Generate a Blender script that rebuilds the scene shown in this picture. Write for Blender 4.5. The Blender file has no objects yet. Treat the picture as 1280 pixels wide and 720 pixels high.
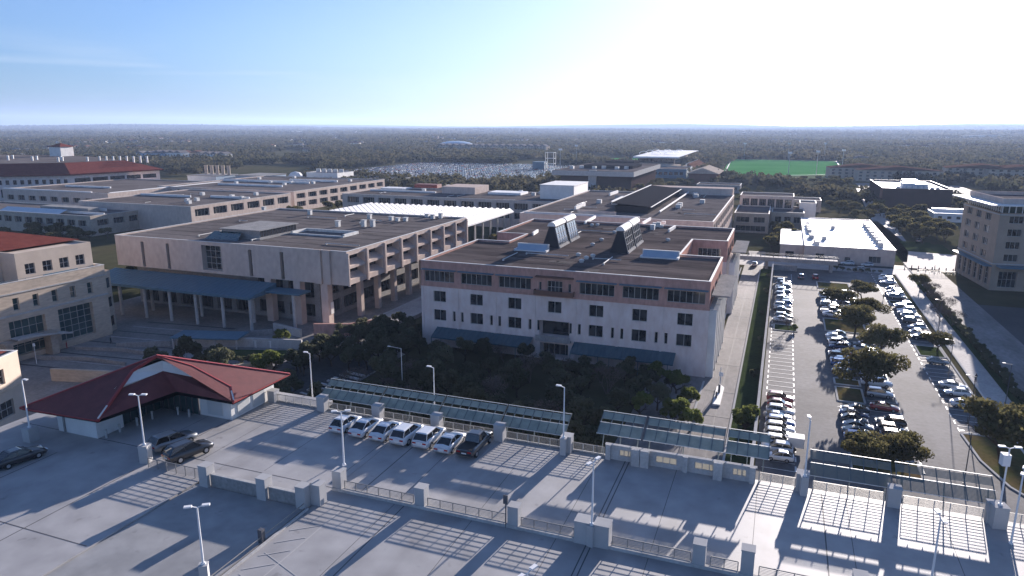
import bpy, math, random
import numpy as np
from mathutils import Vector, Matrix
R = math.radians
random.seed(11)
SC = bpy.context.scene
COL = SC.collection

# ------------------------------------------------------------------ camera, sky, sun, exposure
# The campus grid is the world grid: +Y runs away along the streets, +X runs to the right.
CAMZ, FPX, PITCH, YAW = 50.0, 880.0, 13.0, 20.9
cam = bpy.data.objects.new('camera', bpy.data.cameras.new('camera')); COL.objects.link(cam)
cam.location = (0, 0, CAMZ); cam.rotation_euler = (R(90 - PITCH), 0, R(YAW))
cam.data.sensor_width = 36; cam.data.lens = FPX / 1280 * 36
cam.data.clip_start = 1; cam.data.clip_end = 60000
SC.camera = cam
SUN_EL, SUN_AZ = 10.0, 9.0      # azimuth clockwise from +Y
W = bpy.data.worlds.new('World'); SC.world = W; W.use_nodes = True
nt = W.node_tree; nt.nodes.clear()
sky = nt.nodes.new('ShaderNodeTexSky'); sky.sky_type = 'NISHITA'; sky.sun_disc = False
sky.sun_elevation = R(SUN_EL); sky.sun_rotation = R(SUN_AZ)
sky.altitude = 250; sky.air_density = 1.0; sky.dust_density = 0.95; sky.ozone_density = 4.0
bg = nt.nodes.new('ShaderNodeBackground'); bg.inputs[1].default_value = 0.052
ow = nt.nodes.new('ShaderNodeOutputWorld')
# thin wisps of cirrus low over the left horizon
tc = nt.nodes.new('ShaderNodeTexCoord'); mp = nt.nodes.new('ShaderNodeMapping'); mp.inputs['Scale'].default_value = (1.6, 1.6, 22)
nz = nt.nodes.new('ShaderNodeTexNoise'); nz.inputs['Scale'].default_value = 1.7; nz.inputs['Detail'].default_value = 7
nz.inputs['Distortion'].default_value = .6
rp = nt.nodes.new('ShaderNodeValToRGB'); rp.color_ramp.elements[0].position = .53; rp.color_ramp.elements[1].position = .8
rp.color_ramp.elements[1].color = (.5, .5, .5, 1)
mx = nt.nodes.new('ShaderNodeMixRGB'); mx.inputs[2].default_value = (4.9, 5.5, 6.3, 1)
nt.links.new(tc.outputs['Generated'], mp.inputs[0]); nt.links.new(mp.outputs[0], nz.inputs[0])
nt.links.new(nz.outputs[0], rp.inputs[0]); sx = nt.nodes.new('ShaderNodeSeparateXYZ'); nt.links.new(tc.outputs['Generated'], sx.inputs[0])
r2 = nt.nodes.new('ShaderNodeValToRGB'); cr = r2.color_ramp; cr.elements[0].position = .03; cr.elements[0].color = (0,0,0,1); cr.elements[1].position = .065; cr.elements[1].color = (1,1,1,1)
e3 = cr.elements.new(.11); e3.color = (0,0,0,1); nt.links.new(sx.outputs[2], r2.inputs[0])
mm = nt.nodes.new('ShaderNodeMath'); mm.operation = 'MULTIPLY'; nt.links.new(rp.outputs[0], mm.inputs[0]); nt.links.new(r2.outputs[0], mm.inputs[1]); nt.links.new(mm.outputs[0], mx.inputs[0])
hs_ = nt.nodes.new('ShaderNodeHueSaturation'); hs_.inputs['Saturation'].default_value = .66
wb_ = nt.nodes.new('ShaderNodeMixRGB'); wb_.blend_type = 'MULTIPLY'; wb_.inputs[0].default_value = 1; wb_.inputs[2].default_value = (.70,.96,1.40,1)   # the camera's cool white balance
nt.links.new(sky.outputs[0], hs_.inputs['Color']); nt.links.new(hs_.outputs[0], wb_.inputs[1])
bw_ = nt.nodes.new('ShaderNodeRGBToBW'); mr_ = nt.nodes.new('ShaderNodeMapRange'); mr_.inputs[1].default_value = 3.3; mr_.inputs[2].default_value = 9.5; wm_ = nt.nodes.new('ShaderNodeMixRGB'); wm_.inputs[2].default_value = (6.6, 6.9, 7.2, 1)   # white glare painted into the brighter sky, like overexposure round the sun
ad_ = nt.nodes.new('ShaderNodeMixRGB'); ad_.blend_type = 'LIGHTEN'; ad_.inputs[0].default_value = 1
nt.links.new(hs_.outputs[0], bw_.inputs[0]); nt.links.new(bw_.outputs[0], mr_.inputs[0]); nt.links.new(mr_.outputs[0], wm_.inputs[0]); nt.links.new(wb_.outputs[0], wm_.inputs[1])
nt.links.new(wm_.outputs[0], ad_.inputs[1]); nt.links.new(wb_.outputs[0], ad_.inputs[2]); nt.links.new(ad_.outputs[0], mx.inputs[1]); nt.links.new(mx.outputs[0], bg.inputs[0])
nt.links.new(bg.outputs[0], ow.inputs[0])
sl = bpy.data.lights.new('sun', 'SUN'); sl.energy = 5.0; sl.angle = R(.5); sl.color = (1.0, .90, .84)
so = bpy.data.objects.new('sun', sl); COL.objects.link(so)
so.rotation_euler = (R(90 - SUN_EL), 0, R(180 - SUN_AZ)); so.location = (60, 60, 120)
SC.view_settings.view_transform = 'Standard'; SC.view_settings.look = 'None'
SC.view_settings.exposure = 1.6; SC.view_settings.gamma = 1; SC.view_settings.use_curve_mapping = False
SC.render.engine = 'CYCLES'
SC.cycles.use_denoising = True
SC.cycles.max_bounces = 6; SC.cycles.volume_bounces = 0; SC.cycles.transparent_max_bounces = 6
SC.cycles.sample_clamp_indirect = 6

# ------------------------------------------------------------------ helpers
def at(px, py, z=0.):
    "the world point at height z seen at pixel (px,py) of the 1280x720 photograph"
    dx = (px - 640) / FPX; u = -(py - 360) / FPX; p = R(PITCH)
    fy = math.cos(p) + u * math.sin(p); fz = -math.sin(p) + u * math.cos(p)
    t = (z - CAMZ) / fz; x, y = dx * t, fy * t; a = R(YAW)
    return (x * math.cos(a) - y * math.sin(a), x * math.sin(a) + y * math.cos(a), z)

class MB:
    def __init__(s): s.v = []; s.f = []; s.m = []; s.sm = False
    def face(s, pts, m=0):
        n = len(s.v); s.v += [tuple(p) for p in pts]; s.f.append(tuple(range(n, n + len(pts)))); s.m.append(m)
    def box(s, x0, x1, y0, y1, z0, z1, m=0):
        n = len(s.v)
        s.v += [(x0,y0,z0),(x1,y0,z0),(x1,y1,z0),(x0,y1,z0),(x0,y0,z1),(x1,y0,z1),(x1,y1,z1),(x0,y1,z1)]
        for q in ((0,3,2,1),(4,5,6,7),(0,1,5,4),(1,2,6,5),(2,3,7,6),(3,0,4,7)): s.f.append(tuple(n+i for i in q)); s.m.append(m)
    def prism(s, poly, z0, z1, m=0, mt=None):
        n = len(poly); b = len(s.v)
        s.v += [(p[0], p[1], z0) for p in poly] + [(p[0], p[1], z1) for p in poly]
        for i in range(n): j = (i+1) % n; s.f.append((b+i, b+j, b+n+j, b+n+i)); s.m.append(m)
        s.f.append(tuple(b+n+i for i in range(n))); s.m.append(m if mt is None else mt)
        s.f.append(tuple(b+i for i in reversed(range(n)))); s.m.append(m)
    def tube(s, a, b, r0, r1=None, n=8, m=0, cap=True):
        a = Vector(a); b = Vector(b); r1 = r0 if r1 is None else r1
        d = (b - a).normalized(); u = d.orthogonal().normalized(); w = d.cross(u); k = len(s.v)
        for c, r in ((a, r0), (b, r1)):
            for i in range(n):
                t = 2*math.pi*i/n; s.v.append(tuple(c + u*math.cos(t)*r + w*math.sin(t)*r))
        for i in range(n): j = (i+1) % n; s.f.append((k+i, k+j, k+n+j, k+n+i)); s.m.append(m)
        if cap:
            s.f.append(tuple(k+n+i for i in range(n))); s.m.append(m)
            s.f.append(tuple(k+i for i in reversed(range(n)))); s.m.append(m)
    def bar(s, a, b, w, h, m=0):
        "rectangular bar from a to b, w across (horizontal), h high"
        a = Vector(a); b = Vector(b); d = (b-a).normalized(); side = d.cross(Vector((0,0,1)))
        if side.length < .01: side = Vector((1,0,0))
        side.normalize(); up = side.cross(d).normalized(); k = len(s.v)
        for c in (a, b):
            for i, j in ((-1,-1),(1,-1),(1,1),(-1,1)): s.v.append(tuple(c + side*i*w/2 + up*j*h/2))
        for q in ((0,1,5,4),(1,2,6,5),(2,3,7,6),(3,0,4,7),(3,2,1,0),(4,5,6,7)): s.f.append(tuple(k+i for i in q)); s.m.append(m)
    def build(s, name, mats, parent=None, smooth=False):
        me = bpy.data.meshes.new(name); me.from_pydata(s.v, [], s.f)
        if not isinstance(mats, (list, tuple)): mats = [mats]
        for m in mats: me.materials.append(m)
        if len(mats) > 1: me.polygons.foreach_set('material_index', s.m)
        if smooth: me.polygons.foreach_set('use_smooth', [True]*len(s.f))
        me.update()
        o = bpy.data.objects.new(name, me); COL.objects.link(o)
        if parent: o.parent = parent
        return o

def tag(o, label=None, cat=None, group=None, kind=None):
    if label: o['label'] = label
    if cat: o['category'] = cat
    if group: o['group'] = group
    if kind: o['kind'] = kind
    return o
def thing(name, label, cat, loc=(0,0,0), rz=0, group=None):
    o = bpy.data.objects.new(name, None); COL.objects.link(o); o.empty_display_size = .5
    o.location = loc; o.rotation_euler = (0,0,rz)
    return tag(o, label, cat, group)
KIDS = {}
def copy_tree(o, parent=None):
    c = o.copy(); COL.objects.link(c); c.parent = parent
    for ch in KIDS.get(o.name) or [k for k in o.children]: copy_tree(ch, c)
    return c
ORD = ['nearest','second','third','fourth','fifth','sixth','seventh','eighth','ninth','tenth','eleventh','twelfth','thirteenth','fourteenth','fifteenth','sixteenth','seventeenth','eighteenth','nineteenth','twentieth']
def ordn(i):
    if i < 20: return ORD[i] if i else 'first'
    tens = ['twenty','thirty','forty','fifty','sixty','seventy','eighty','ninety']; ones = ['','-first','-second','-third','-fourth','-fifth','-sixth','-seventh','-eighth','-ninth']
    n = i + 1
    if n > 99: return 'hundred and ' + ordn(n-100-1) if n > 100 else 'hundredth'
    t, u = divmod(n, 10)
    return tens[t-2] + ones[u] if u else {2:'twentieth',3:'thirtieth',4:'fortieth',5:'fiftieth',6:'sixtieth',7:'seventieth',8:'eightieth',9:'ninetieth'}[t]

# ------------------------------------------------------------------ materials
def mat(name, c, rough=.8, c2=None, scale=.3, metal=0, spec=.3, stretch=(1,1,1), detail=6, lo=.35, hi=.65, fine=None, bump=0, coat=0):
    m = bpy.data.materials.new(name); m.use_nodes = True; n = m.node_tree; b = n.nodes['Principled BSDF']
    b.inputs['Roughness'].default_value = rough; b.inputs['Metallic'].default_value = metal
    b.inputs['Specular IOR Level'].default_value = spec
    if coat: b.inputs['Coat Weight'].default_value = coat; b.inputs['Coat Roughness'].default_value = .05
    if rough >= .8 and spec == .3: b.inputs['Specular IOR Level'].default_value = 0
    c = (*c, 1); b.inputs['Base Color'].default_value = c
    if c2 is not None:
        stain = name in ('deck_concrete','ramp_concrete','asphalt','road_concrete','gravel_roof','grey_gravel_roof','white_membrane_roof')
        t = n.nodes.new('ShaderNodeTexCoord'); mp = n.nodes.new('ShaderNodeMapping'); mp.inputs['Scale'].default_value = stretch
        z = n.nodes.new('ShaderNodeTexNoise'); z.inputs['Scale'].default_value = scale; z.inputs['Detail'].default_value = detail
        z.inputs['Roughness'].default_value = .65
        r = n.nodes.new('ShaderNodeMapRange'); r.inputs[1].default_value = lo; r.inputs[2].default_value = hi
        x = n.nodes.new('ShaderNodeMixRGB'); x.inputs[1].default_value = c; x.inputs[2].default_value = (*c2, 1)
        n.links.new(t.outputs['Object'], mp.inputs[0]); n.links.new(mp.outputs[0], z.inputs[0]); n.links.new(z.outputs[0], r.inputs[0])
        n.links.new(r.outputs[0], x.inputs[0]); out = x.outputs[0]
        if fine:
            z2 = n.nodes.new('ShaderNodeTexNoise'); z2.inputs['Scale'].default_value = fine; z2.inputs['Detail'].default_value = 3
            n.links.new(mp.outputs[0], z2.inputs[0])
            y = n.nodes.new('ShaderNodeMixRGB'); y.blend_type = 'OVERLAY'; y.inputs[0].default_value = .35
            n.links.new(out, y.inputs[1]); n.links.new(z2.outputs[0], y.inputs[2]); out = y.outputs[0]
        if stain:   # scattered oil spots, tyre smears, patched and ponded areas
            for sc_, lo_, hi_, amt, st_ in ((.9,.66,.74,.35,(1,1,1)),(.22,.56,.66,.22,(1,.25,1)),(.035,.5,.62,.14,(1,1,1))):
                mp3 = n.nodes.new('ShaderNodeMapping'); mp3.inputs['Scale'].default_value = st_; z3 = n.nodes.new('ShaderNodeTexNoise'); z3.inputs['Scale'].default_value = sc_; z3.inputs['Detail'].default_value = 5
                r3 = n.nodes.new('ShaderNodeMapRange'); r3.inputs[1].default_value = lo_; r3.inputs[2].default_value = hi_; r3.inputs[4].default_value = amt; x3 = n.nodes.new('ShaderNodeMixRGB'); x3.blend_type = 'MULTIPLY'; x3.inputs[2].default_value = (.35,.33,.32,1)
                n.links.new(t.outputs['Object'], mp3.inputs[0]); n.links.new(mp3.outputs[0], z3.inputs[0]); n.links.new(z3.outputs[0], r3.inputs[0]); n.links.new(r3.outputs[0], x3.inputs[0]); n.links.new(out, x3.inputs[1]); out = x3.outputs[0]
        n.links.new(out, b.inputs['Base Color'])
        if bump:
            bp = n.nodes.new('ShaderNodeBump'); bp.inputs['Strength'].default_value = bump; bp.inputs['Distance'].default_value = .05
            n.links.new(z.outputs[0], bp.inputs['Height']); n.links.new(bp.outputs[0], b.inputs['Normal'])
    return m
def leafmat(name, c, c2, scale=.6):
    m = mat(name, c, .75, c2, scale, spec=0, detail=2, lo=.3, hi=.7)
    n = m.node_tree; b = n.nodes['Principled BSDF']; t = n.nodes.new('ShaderNodeBsdfTranslucent'); x = n.nodes.new('ShaderNodeMixShader'); x.inputs[0].default_value = .4
    n.links.new(b.inputs['Base Color'].links[0].from_socket, t.inputs[0]); n.links.new(b.outputs[0], x.inputs[1]); n.links.new(t.outputs[0], x.inputs[2]); n.links.new(x.outputs[0], n.nodes['Material Output'].inputs[0])
    return m
M = {}
def leaf_tint(name):   # small hue and value variation from object to object
    m = M[name]; n = m.node_tree; b = n.nodes['Principled BSDF']
    oi = n.nodes.new('ShaderNodeObjectInfo'); hs = n.nodes.new('ShaderNodeHueSaturation')
    mr = n.nodes.new('ShaderNodeMapRange'); mr.inputs[3].default_value = .65; mr.inputs[4].default_value = 1.4
    l = b.inputs['Base Color'].links[0].from_socket
    n.links.new(oi.outputs['Random'], mr.inputs[0]); n.links.new(mr.outputs[0], hs.inputs['Value'])
    n.links.new(l, hs.inputs['Color']); n.links.new(hs.outputs[0], b.inputs['Base Color'])
M['deck'] = mat('deck_concrete', (.36,.35,.345), .6, (.32,.312,.31), .12, fine=.4, spec=.35, detail=9)
M['ramp'] = mat('ramp_concrete', (.33,.325,.32), .6, (.26,.26,.26), .15, fine=.5, spec=.35, detail=9)
M['joint'] = mat('joint_sealant', (.09,.09,.095), .7)
M['paint'] = mat('white_paint', (.72,.72,.70), .6, (.5,.5,.5), 1.2)
M['concs'] = mat('painted_concrete', (.46,.455,.45), .8, (.40,.395,.39), .4)
M['faint'] = mat('worn_paint', (.42,.41,.40), .7)
M['cable'] = mat('dark_cable', (.24,.235,.23), .6)
M['conc'] = mat('light_concrete', (.50,.49,.47), .8, (.40,.39,.38), .5, fine=4)
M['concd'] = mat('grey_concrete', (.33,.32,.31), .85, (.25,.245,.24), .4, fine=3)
M['rail'] = mat('railing_steel', (.30,.29,.27), .5, metal=.3)
M['railp'] = mat('railing_post', (.48,.46,.42), .5)
M['louv'] = mat('louvre_slats', (.22,.28,.285), .6, (.15,.20,.21), .8)
M['rib'] = mat('canopy_rib', (.12,.15,.16), .5)
M['louvframe'] = mat('louvre_frame', (.55,.56,.55), .5, metal=.2)
M['lampw'] = mat('lamp_paint', (.75,.75,.75), .4)
M['lens'] = mat('lamp_lens', (.8,.8,.78), .15, spec=.6)
M['redroof'] = mat('red_metal_roof', (.17,.052,.05), .7, (.13,.04,.04), .3, stretch=(3,3,1))
M['redtile'] = mat('red_roof_tiles', (.19,.062,.05), .85, (.14,.045,.038), .5, fine=2)
M['redfascia'] = mat('red_fascia', (.30,.05,.05), .5)
M['white'] = mat('white_wall', (.74,.73,.70), .7, (.62,.61,.59), .3)
M['pink'] = mat('pink_stucco', (.50,.30,.25), .85, (.40,.24,.20), .25, stretch=(1,1,.4), fine=1.5)
M['lime'] = mat('pale_limestone', (.72,.62,.58), .85, (.64,.55,.515), .22, stretch=(1,1,.5), fine=.8)
M['beige'] = mat('beige_stone', (.56,.46,.36), .85, (.46,.38,.30), .25, stretch=(.5,.5,2), fine=1.5)
M['beigew'] = mat('cream_stucco', (.60,.50,.41), .85, (.52,.43,.35), .3)
M['tan'] = mat('tan_precast', (.46,.39,.32), .8, (.36,.31,.26), .3, fine=1.5)
M['precast'] = mat('grey_precast', (.57,.47,.41), .85, (.50,.415,.36), .2, stretch=(1,1,.6), fine=.8)
M['roof'] = mat('gravel_roof', (.145,.122,.115), .95, (.065,.056,.055), .09, stretch=(.35,1.6,1), detail=9, fine=.9)
M['roofg'] = mat('grey_gravel_roof', (.185,.165,.158), .95, (.12,.107,.103), .06, stretch=(.5,1.4,1), detail=9, fine=.9)
M['cap'] = mat('parapet_cap', (.62,.60,.57), .6, (.5,.48,.46), .8)
M['polem'] = mat('dark_pole_paint', (.10,.10,.105), .5)
M['glass'] = mat('window_glass', (.018,.022,.026), .06, (.05,.055,.06), .35, spec=.8, lo=.45, hi=.55, detail=1)
M['tglass'] = mat('teal_glass', (.02,.05,.055), .08, (.05,.09,.09), .3, spec=.8, detail=1)
M['frame'] = mat('window_frame', (.40,.39,.37), .5)
M['dframe'] = mat('dark_frame', (.10,.10,.11), .5)
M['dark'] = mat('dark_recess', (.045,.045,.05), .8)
M['bluemet'] = mat('blue_grey_metal', (.10,.19,.25), .5, (.08,.15,.2), .4, stretch=(4,1,1))
M['awn'] = mat('teal_awning_metal', (.075,.13,.155), .6, (.055,.10,.125), .4, stretch=(4,1,1))
M['bluesky'] = mat('blue_skylight', (.28,.36,.44), .3, (.36,.43,.49), .5, spec=.6)
M['membrane'] = mat('white_membrane_roof', (.82,.81,.79), .6, (.70,.69,.68), .08, detail=8)
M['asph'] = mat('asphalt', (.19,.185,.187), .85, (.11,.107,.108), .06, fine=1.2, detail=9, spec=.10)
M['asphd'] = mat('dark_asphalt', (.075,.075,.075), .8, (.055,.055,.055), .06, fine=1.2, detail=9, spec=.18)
M['road'] = mat('road_concrete', (.27,.25,.24), .85, (.16,.148,.14), .09, fine=1.3, detail=9, stretch=(1,.4,1), spec=.10)
M['walk'] = mat('pavement', (.44,.42,.40), .85, spec=.08, c2=(.35,.33,.32), scale=.3, fine=2)
M['plaza'] = mat('plaza_paving', (.30,.285,.27), .85, (.21,.2,.19), .12, fine=1.5)
M['kerb'] = mat('kerb_concrete', (.5,.49,.47), .8)
M['grass'] = mat('dry_grass', (.14,.10,.055), .95, (.07,.085,.03), .12, fine=1.5, detail=6)
M['green'] = mat('green_grass', (.055,.075,.03), .95, (.04,.055,.025), .2, fine=1.5)
M['turf'] = mat('sports_turf', (.06,.21,.06), .95, (.085,.25,.085), .02, spec=0)
M['brown'] = mat('dark_brown_cladding', (.075,.05,.045), .8, (.06,.045,.04), .2)
M['corten'] = mat('brown_brick', (.20,.11,.08), .85, (.15,.09,.07), .3)
M['black'] = mat('black_rubber', (.02,.02,.02), .7)
M['bark'] = mat('bark', (.085,.065,.05), .95, (.05,.04,.032), 2)
M['metalw'] = mat('galvanised_metal', (.5,.5,.5), .4, metal=.4)
M['unit'] = mat('rooftop_unit', (.60,.60,.58), .6, (.45,.45,.44), 1)
M['barkl'] = mat('twigs', (.15,.12,.10), .95)
M['oak'] = leafmat('oak_leaves', (.085,.085,.035), (.135,.115,.055))
M['bush'] = leafmat('bright_leaves', (.11,.14,.04), (.17,.18,.06))
M['darkleaf'] = leafmat('dark_leaves', (.10,.108,.06), (.12,.12,.08))
M['farleaf'] = leafmat('far_leaves', (.045,.05,.03), (.085,.074,.046), .012)
for k in ('oak','bush','darkleaf'): leaf_tint(k)
M['ground'] = mat('ground_sheet', (.10,.085,.05), .95, (.055,.06,.032), .012, fine=.15, detail=10)

# ------------------------------------------------------------------ ground, roads and the other structure of the place
def sheet(name, poly, z, m, kind='structure', label=None):
    b = MB(); b.face([(p[0], p[1], z) for p in poly]); o = b.build(name, m)
    o['kind'] = kind
    if label: o['label'] = label
    return o
def rect(x0, x1, y0, y1): return [(x0,y0),(x1,y0),(x1,y1),(x0,y1)]
def slab(name, poly, z0, z1, m, kind='structure'):
    b = MB(); b.prism(poly, z0, z1); o = b.build(name, m); o['kind'] = kind; return o

# ground sheet with low hills rising at the horizon
gv = []; gf = []; NR, NA = 70, 96
radii = [0] + [40*1.105**i for i in range(NR)]
hill = [(8000,-9000,70,2600),(12500,2500,60,2200),(15500,-3000,75,3000),(14000,-9500,55,2600),(17500,3800,85,2200),(11000,6500,50,2200),(6500,-2600,14,900),(5200,1600,12,800),(13500,-1500,45,1300),(16000,-14000,90,3500),(18000,9000,80,3500)]
def gz(x, y):
    h = 0
    for fy, fx, hh, s in hill:
        q = ((x-fx)**2 + (y-fy)**2)/s/s
        if q < 9: h += hh*math.exp(-q)
    r = math.hypot(x, y)
    k = max(0, min(1, (r-1400)/1500))
    h += k*(3.0*math.sin(x*.0021+1)*math.sin(y*.0017)+2.2*math.sin(x*.0047+y*.0031))
    return h - (0 if r < 1400 else k*2)
for r in radii[1:]:
    for a in range(NA):
        t = 2*math.pi*a/NA; x, y = r*math.sin(t), r*math.cos(t); gv.append((x, y, gz(x, y)))
c0 = len(gv); gv.append((0,0,0))
for i in range(NR-1):
    for a in range(NA):
        b_ = (a+1) % NA; gf.append((i*NA+a, (i+1)*NA+a, (i+1)*NA+b_, i*NA+b_))
for a in range(NA): gf.append((c0, a, (a+1) % NA))
me = bpy.data.meshes.new('ground'); me.from_pydata(gv, [], [tuple(reversed(f)) for f in gf]); me.materials.append(M['ground'])
me.polygons.foreach_set('use_smooth', [True]*len(gf)); me.update()
g = bpy.data.objects.new('ground', me); COL.objects.link(g); g['kind'] = 'structure'

sheet('road', rect(-22,-5.2,66,150), .05, M['road'])
sheet('road', rect(-10.8,-4.2,150,300), .05, M['road'])
sheet('lawn', rect(-5,-1.4,66,262), .06, M['green'])
sheet('parking_lot', rect(-.5,37.2,60,268), .05, M['asph'])
sheet('pavement', rect(-60,44,268,279), .06, M['walk'])
sheet('plaza', [(-178,60),(-96,60),(-76,100),(-76,132),(-98,144),(-98,260),(-178,260)], .04, M['plaza'])
sheet('road', [(46.5,40),(58,40),(54,290),(49,420),(42.5,420),(44.5,290)], .05, M['road'])
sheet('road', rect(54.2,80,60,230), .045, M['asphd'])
sheet('pavement', [(38.8,128),(42.8,128),(43.2,272),(38.8,268)], .10, M['walk'])
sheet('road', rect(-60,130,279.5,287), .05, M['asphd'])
sheet('pavement', [(44,283),(66,283),(68,318),(50,322)], .09, M['walk'])
sheet('road', [(42,320),(52,320),(64,640),(56,640)], .05, M['walk'])
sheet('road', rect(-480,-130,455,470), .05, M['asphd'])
sheet('lawn', [(-60,745),(62,745),(62,812),(-64,812)], .05, M['green'])
sheet('lawn', rect(20,66,295,345), .05, M['green'])
sheet('lawn', rect(50,62,322,350), .07, M['green'])
sheet('parking_lot', rect(-470,-205,590,880), .05, M['asph'])
sheet('parking_lot', rect(60,140,560,700), .05, M['asph'])

# sports pitch with its surround
pp = [at(900,221.5), at(1060,218.5), at(1048,201.5), at(912,199)]
sheet('sports_field', [(p[0],p[1]) for p in pp], .12, M['turf'])
b = MB()
def lerp(a, b_, t): return (a[0]+(b_[0]-a[0])*t, a[1]+(b_[1]-a[1])*t)
for u in (0.02,.98):
    a_ = lerp(pp[0], pp[1], u); c_ = lerp(pp[3], pp[2], u); b.bar((*a_,.16),(*c_,.16),1.2,.03)
for v in (0.02,.98):
    a_ = lerp(pp[0], pp[3], v); c_ = lerp(pp[1], pp[2], v); b.bar((*a_,.17),(*c_,.17),1.2,.03)
tag(b.build('field_markings', M['paint']), kind='structure')
pg_ = [at(895,227), at(1066,224), at(1061,219.2), at(901,222.2)]
sheet('pale_grass', [(p[0],p[1]) for p in pg_], .11, mat('pale_grass', (.16,.19,.10), .95, (.13,.15,.08), .05))
pq = [at(690,200.5), at(800,200), at(800,197.5), at(700,198)]
sheet('sports_field', [(p[0],p[1]) for p in pq], .12, M['turf'])

# kerbs and paint of the near parking lot
def kerb(pts, w=.35, h=.14, z=.05):
    b = MB()
    for p, q in zip(pts, pts[1:]): b.bar((*p, z+h/2), (*q, z+h/2), w, h)
    return tag(b.build('kerb', M['kerb']), kind='structure')
kerb([(-5.1,66),(-5.1,262)]); kerb([(-11.6,150),(-11.6,262)]); kerb([(-11.6,118),(-11.6,138)])
kerb([(37.0,128),(37.0,268)]); kerb([(38.6,40),(38.6,268)]); kerb([(46.2,40),(44.2,290)])
kerb([(31.0,128),(37.0,129)]); kerb([(31.0,128),(31.6,118),(33.5,110),(37,104),(38.6,103)])
sheet('lawn', [(31.2,127.8),(31.8,118),(33.7,110.2),(37.2,104.2),(45,100),(47,128)], .16, M['grass'])
sheet('lawn', rect(42.9,46,128,268), .12, M['green'])
b = MB()
def line(x0, y0, x1, y1, w=.12, z=.075): b.bar((x0,y0,z),(x1,y1,z),w,.012)
for i in range(56): y = 104+i*2.62; line(.4,y,5.1,y)
for i in range(45): y = 104+i*3.4; line(5.2,y,5.2,y+1.8,.25); line(.3,y,.3,y+1.8,.2) if i > 8 and i < 27 else None
for i in range(48):
    y = 110+i*2.62
    if i in (14,15,16,30,31): continue
    line(12.6,y,17.3,y); line(17.9,y,22.6,y)
for i in range(40): y = 110+i*3.2; line(22.9,y,22.9,y+1.7,.25)
for i in range(53): y = 129+i*2.62; line(31.2,y,36.4,y)
for i in range(42): y = 129+i*3.3; line(31.0,y,31.0,y+1.6,.22)
tag(b.build('lot_markings', M['paint']), kind='structure')
for (x0,x1,y0,y1,m_) in ((12.8,17.4,136.6,144.4,'grass'),(12.8,17.4,146,149.5,'grass'),(12.9,22.2,186,198,'grass'),(12.9,22.2,236,246,'grass'),(.8,6.2,182,187.5,'green'),(31.6,36.6,172,180,'green'),(13,22.4,108,113.5,'grass'),(31.6,36.6,222,226,'green')):
    kerb([(x0,y0),(x1,y0),(x1,y1),(x0,y1),(x0,y0)]); sheet('planting_island', rect(x0+.2,x1-.2,y0+.2,y1-.2), .15, M[m_])
# lane lines and expansion joints of the side road
b = MB()
for y in (121,133.5,150,171,192,214,240): b.bar((-11.0,y,.075),(-5.4,y,.075),.22,.012)
b.bar((-7.9,70,.075),(-7.9,262,.075),.10,.012)
for x in (-10.4,): b.bar((x,70,.075),(x,148,.075),.08,.012)
tag(b.build('road_joints', M['joint']), kind='structure')

# ------------------------------------------------------------------ building kit
def facade(wb, gbs, p0, p1, z0, z1, holes, depth=.45, m=0):
    """wall from p0 to p1 (outside on the right of the direction), with real recessed openings.
    holes: (u0,u1,v0,v1[,nx,nz]); wb = wall builder, gbs = list that gets (glass MB, frame MB) per opening"""
    d = Vector((p1[0]-p0[0], p1[1]-p0[1], 0)); L = d.length; d.normalize(); nrm = Vector((d.y, -d.x, 0)); o = Vector((p0[0], p0[1], 0))
    P = lambda u, v, k=0: tuple(o + d*u - nrm*k + Vector((0,0,v)))
    hs = [h for h in holes if h[1] <= L+.01 and h[3] <= z1+.01]
    us = sorted({0, L} | {h[0] for h in hs} | {h[1] for h in hs}); vs = sorted({z0, z1} | {h[2] for h in hs} | {h[3] for h in hs})
    for j in range(len(vs)-1):
        run = None
        for i in range(len(us)-1):
            cu, cv = (us[i]+us[i+1])/2, (vs[j]+vs[j+1])/2
            inside = any(h[0] < cu < h[1] and h[2] < cv < h[3] for h in hs)
            if not inside:
                if run is None: run = us[i]
            if run is not None and (inside or i == len(us)-2):
                e = us[i] if inside else us[i+1]
                wb.face([P(run,vs[j]),P(e,vs[j]),P(e,vs[j+1]),P(run,vs[j+1])], m); run = None
    for h in hs:
        a, b_, c, e = h[:4]; k = h[6] if len(h) > 6 else depth
        wb.face([P(a,c),P(a,c,k),P(b_,c,k),P(b_,c)], m); wb.face([P(a,e),P(b_,e),P(b_,e,k),P(a,e,k)], m)
        wb.face([P(a,c),P(a,e),P(a,e,k),P(a,c,k)], m); wb.face([P(b_,c),P(b_,c,k),P(b_,e,k),P(b_,e)], m)
        gl = MB(); gl.face([P(a,c,k),P(b_,c,k),P(b_,e,k),P(a,e,k)]); fr = MB()
        nx = h[4] if len(h) > 4 else 2; nz_ = h[5] if len(h) > 5 else 1
        w = .09
        if nx:
            for i in range(nx+1):
                u = a + (b_-a)*i/nx; u = min(max(u, a+w/2+.004), b_-w/2-.004); fr.bar(P(u,c+.01,k-.05),P(u,e-.01,k-.05),w,.09)
            for i in range(nz_+1):
                v = c + (e-c)*i/nz_; v = min(max(v, c+w/2+.004), e-w/2-.004); fr.bar(P(a+.01,v,k-.056),P(b_-.01,v,k-.056),.09,w)
        gbs.append((gl, fr))
def inset(poly, d):
    n = len(poly); out = []
    for i in range(n):
        p, a, c = Vector(poly[i]), Vector(poly[i-1]), Vector(poly[(i+1) % n])
        e1 = (p-a).normalized(); e2 = (c-p).normalized(); n1 = Vector((-e1.y, e1.x)); n2 = Vector((-e2.y, e2.x))
        k = (n1+n2); k = k/(1+n1.dot(n2)); out.append(tuple(p + k*d))
    return out
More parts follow.
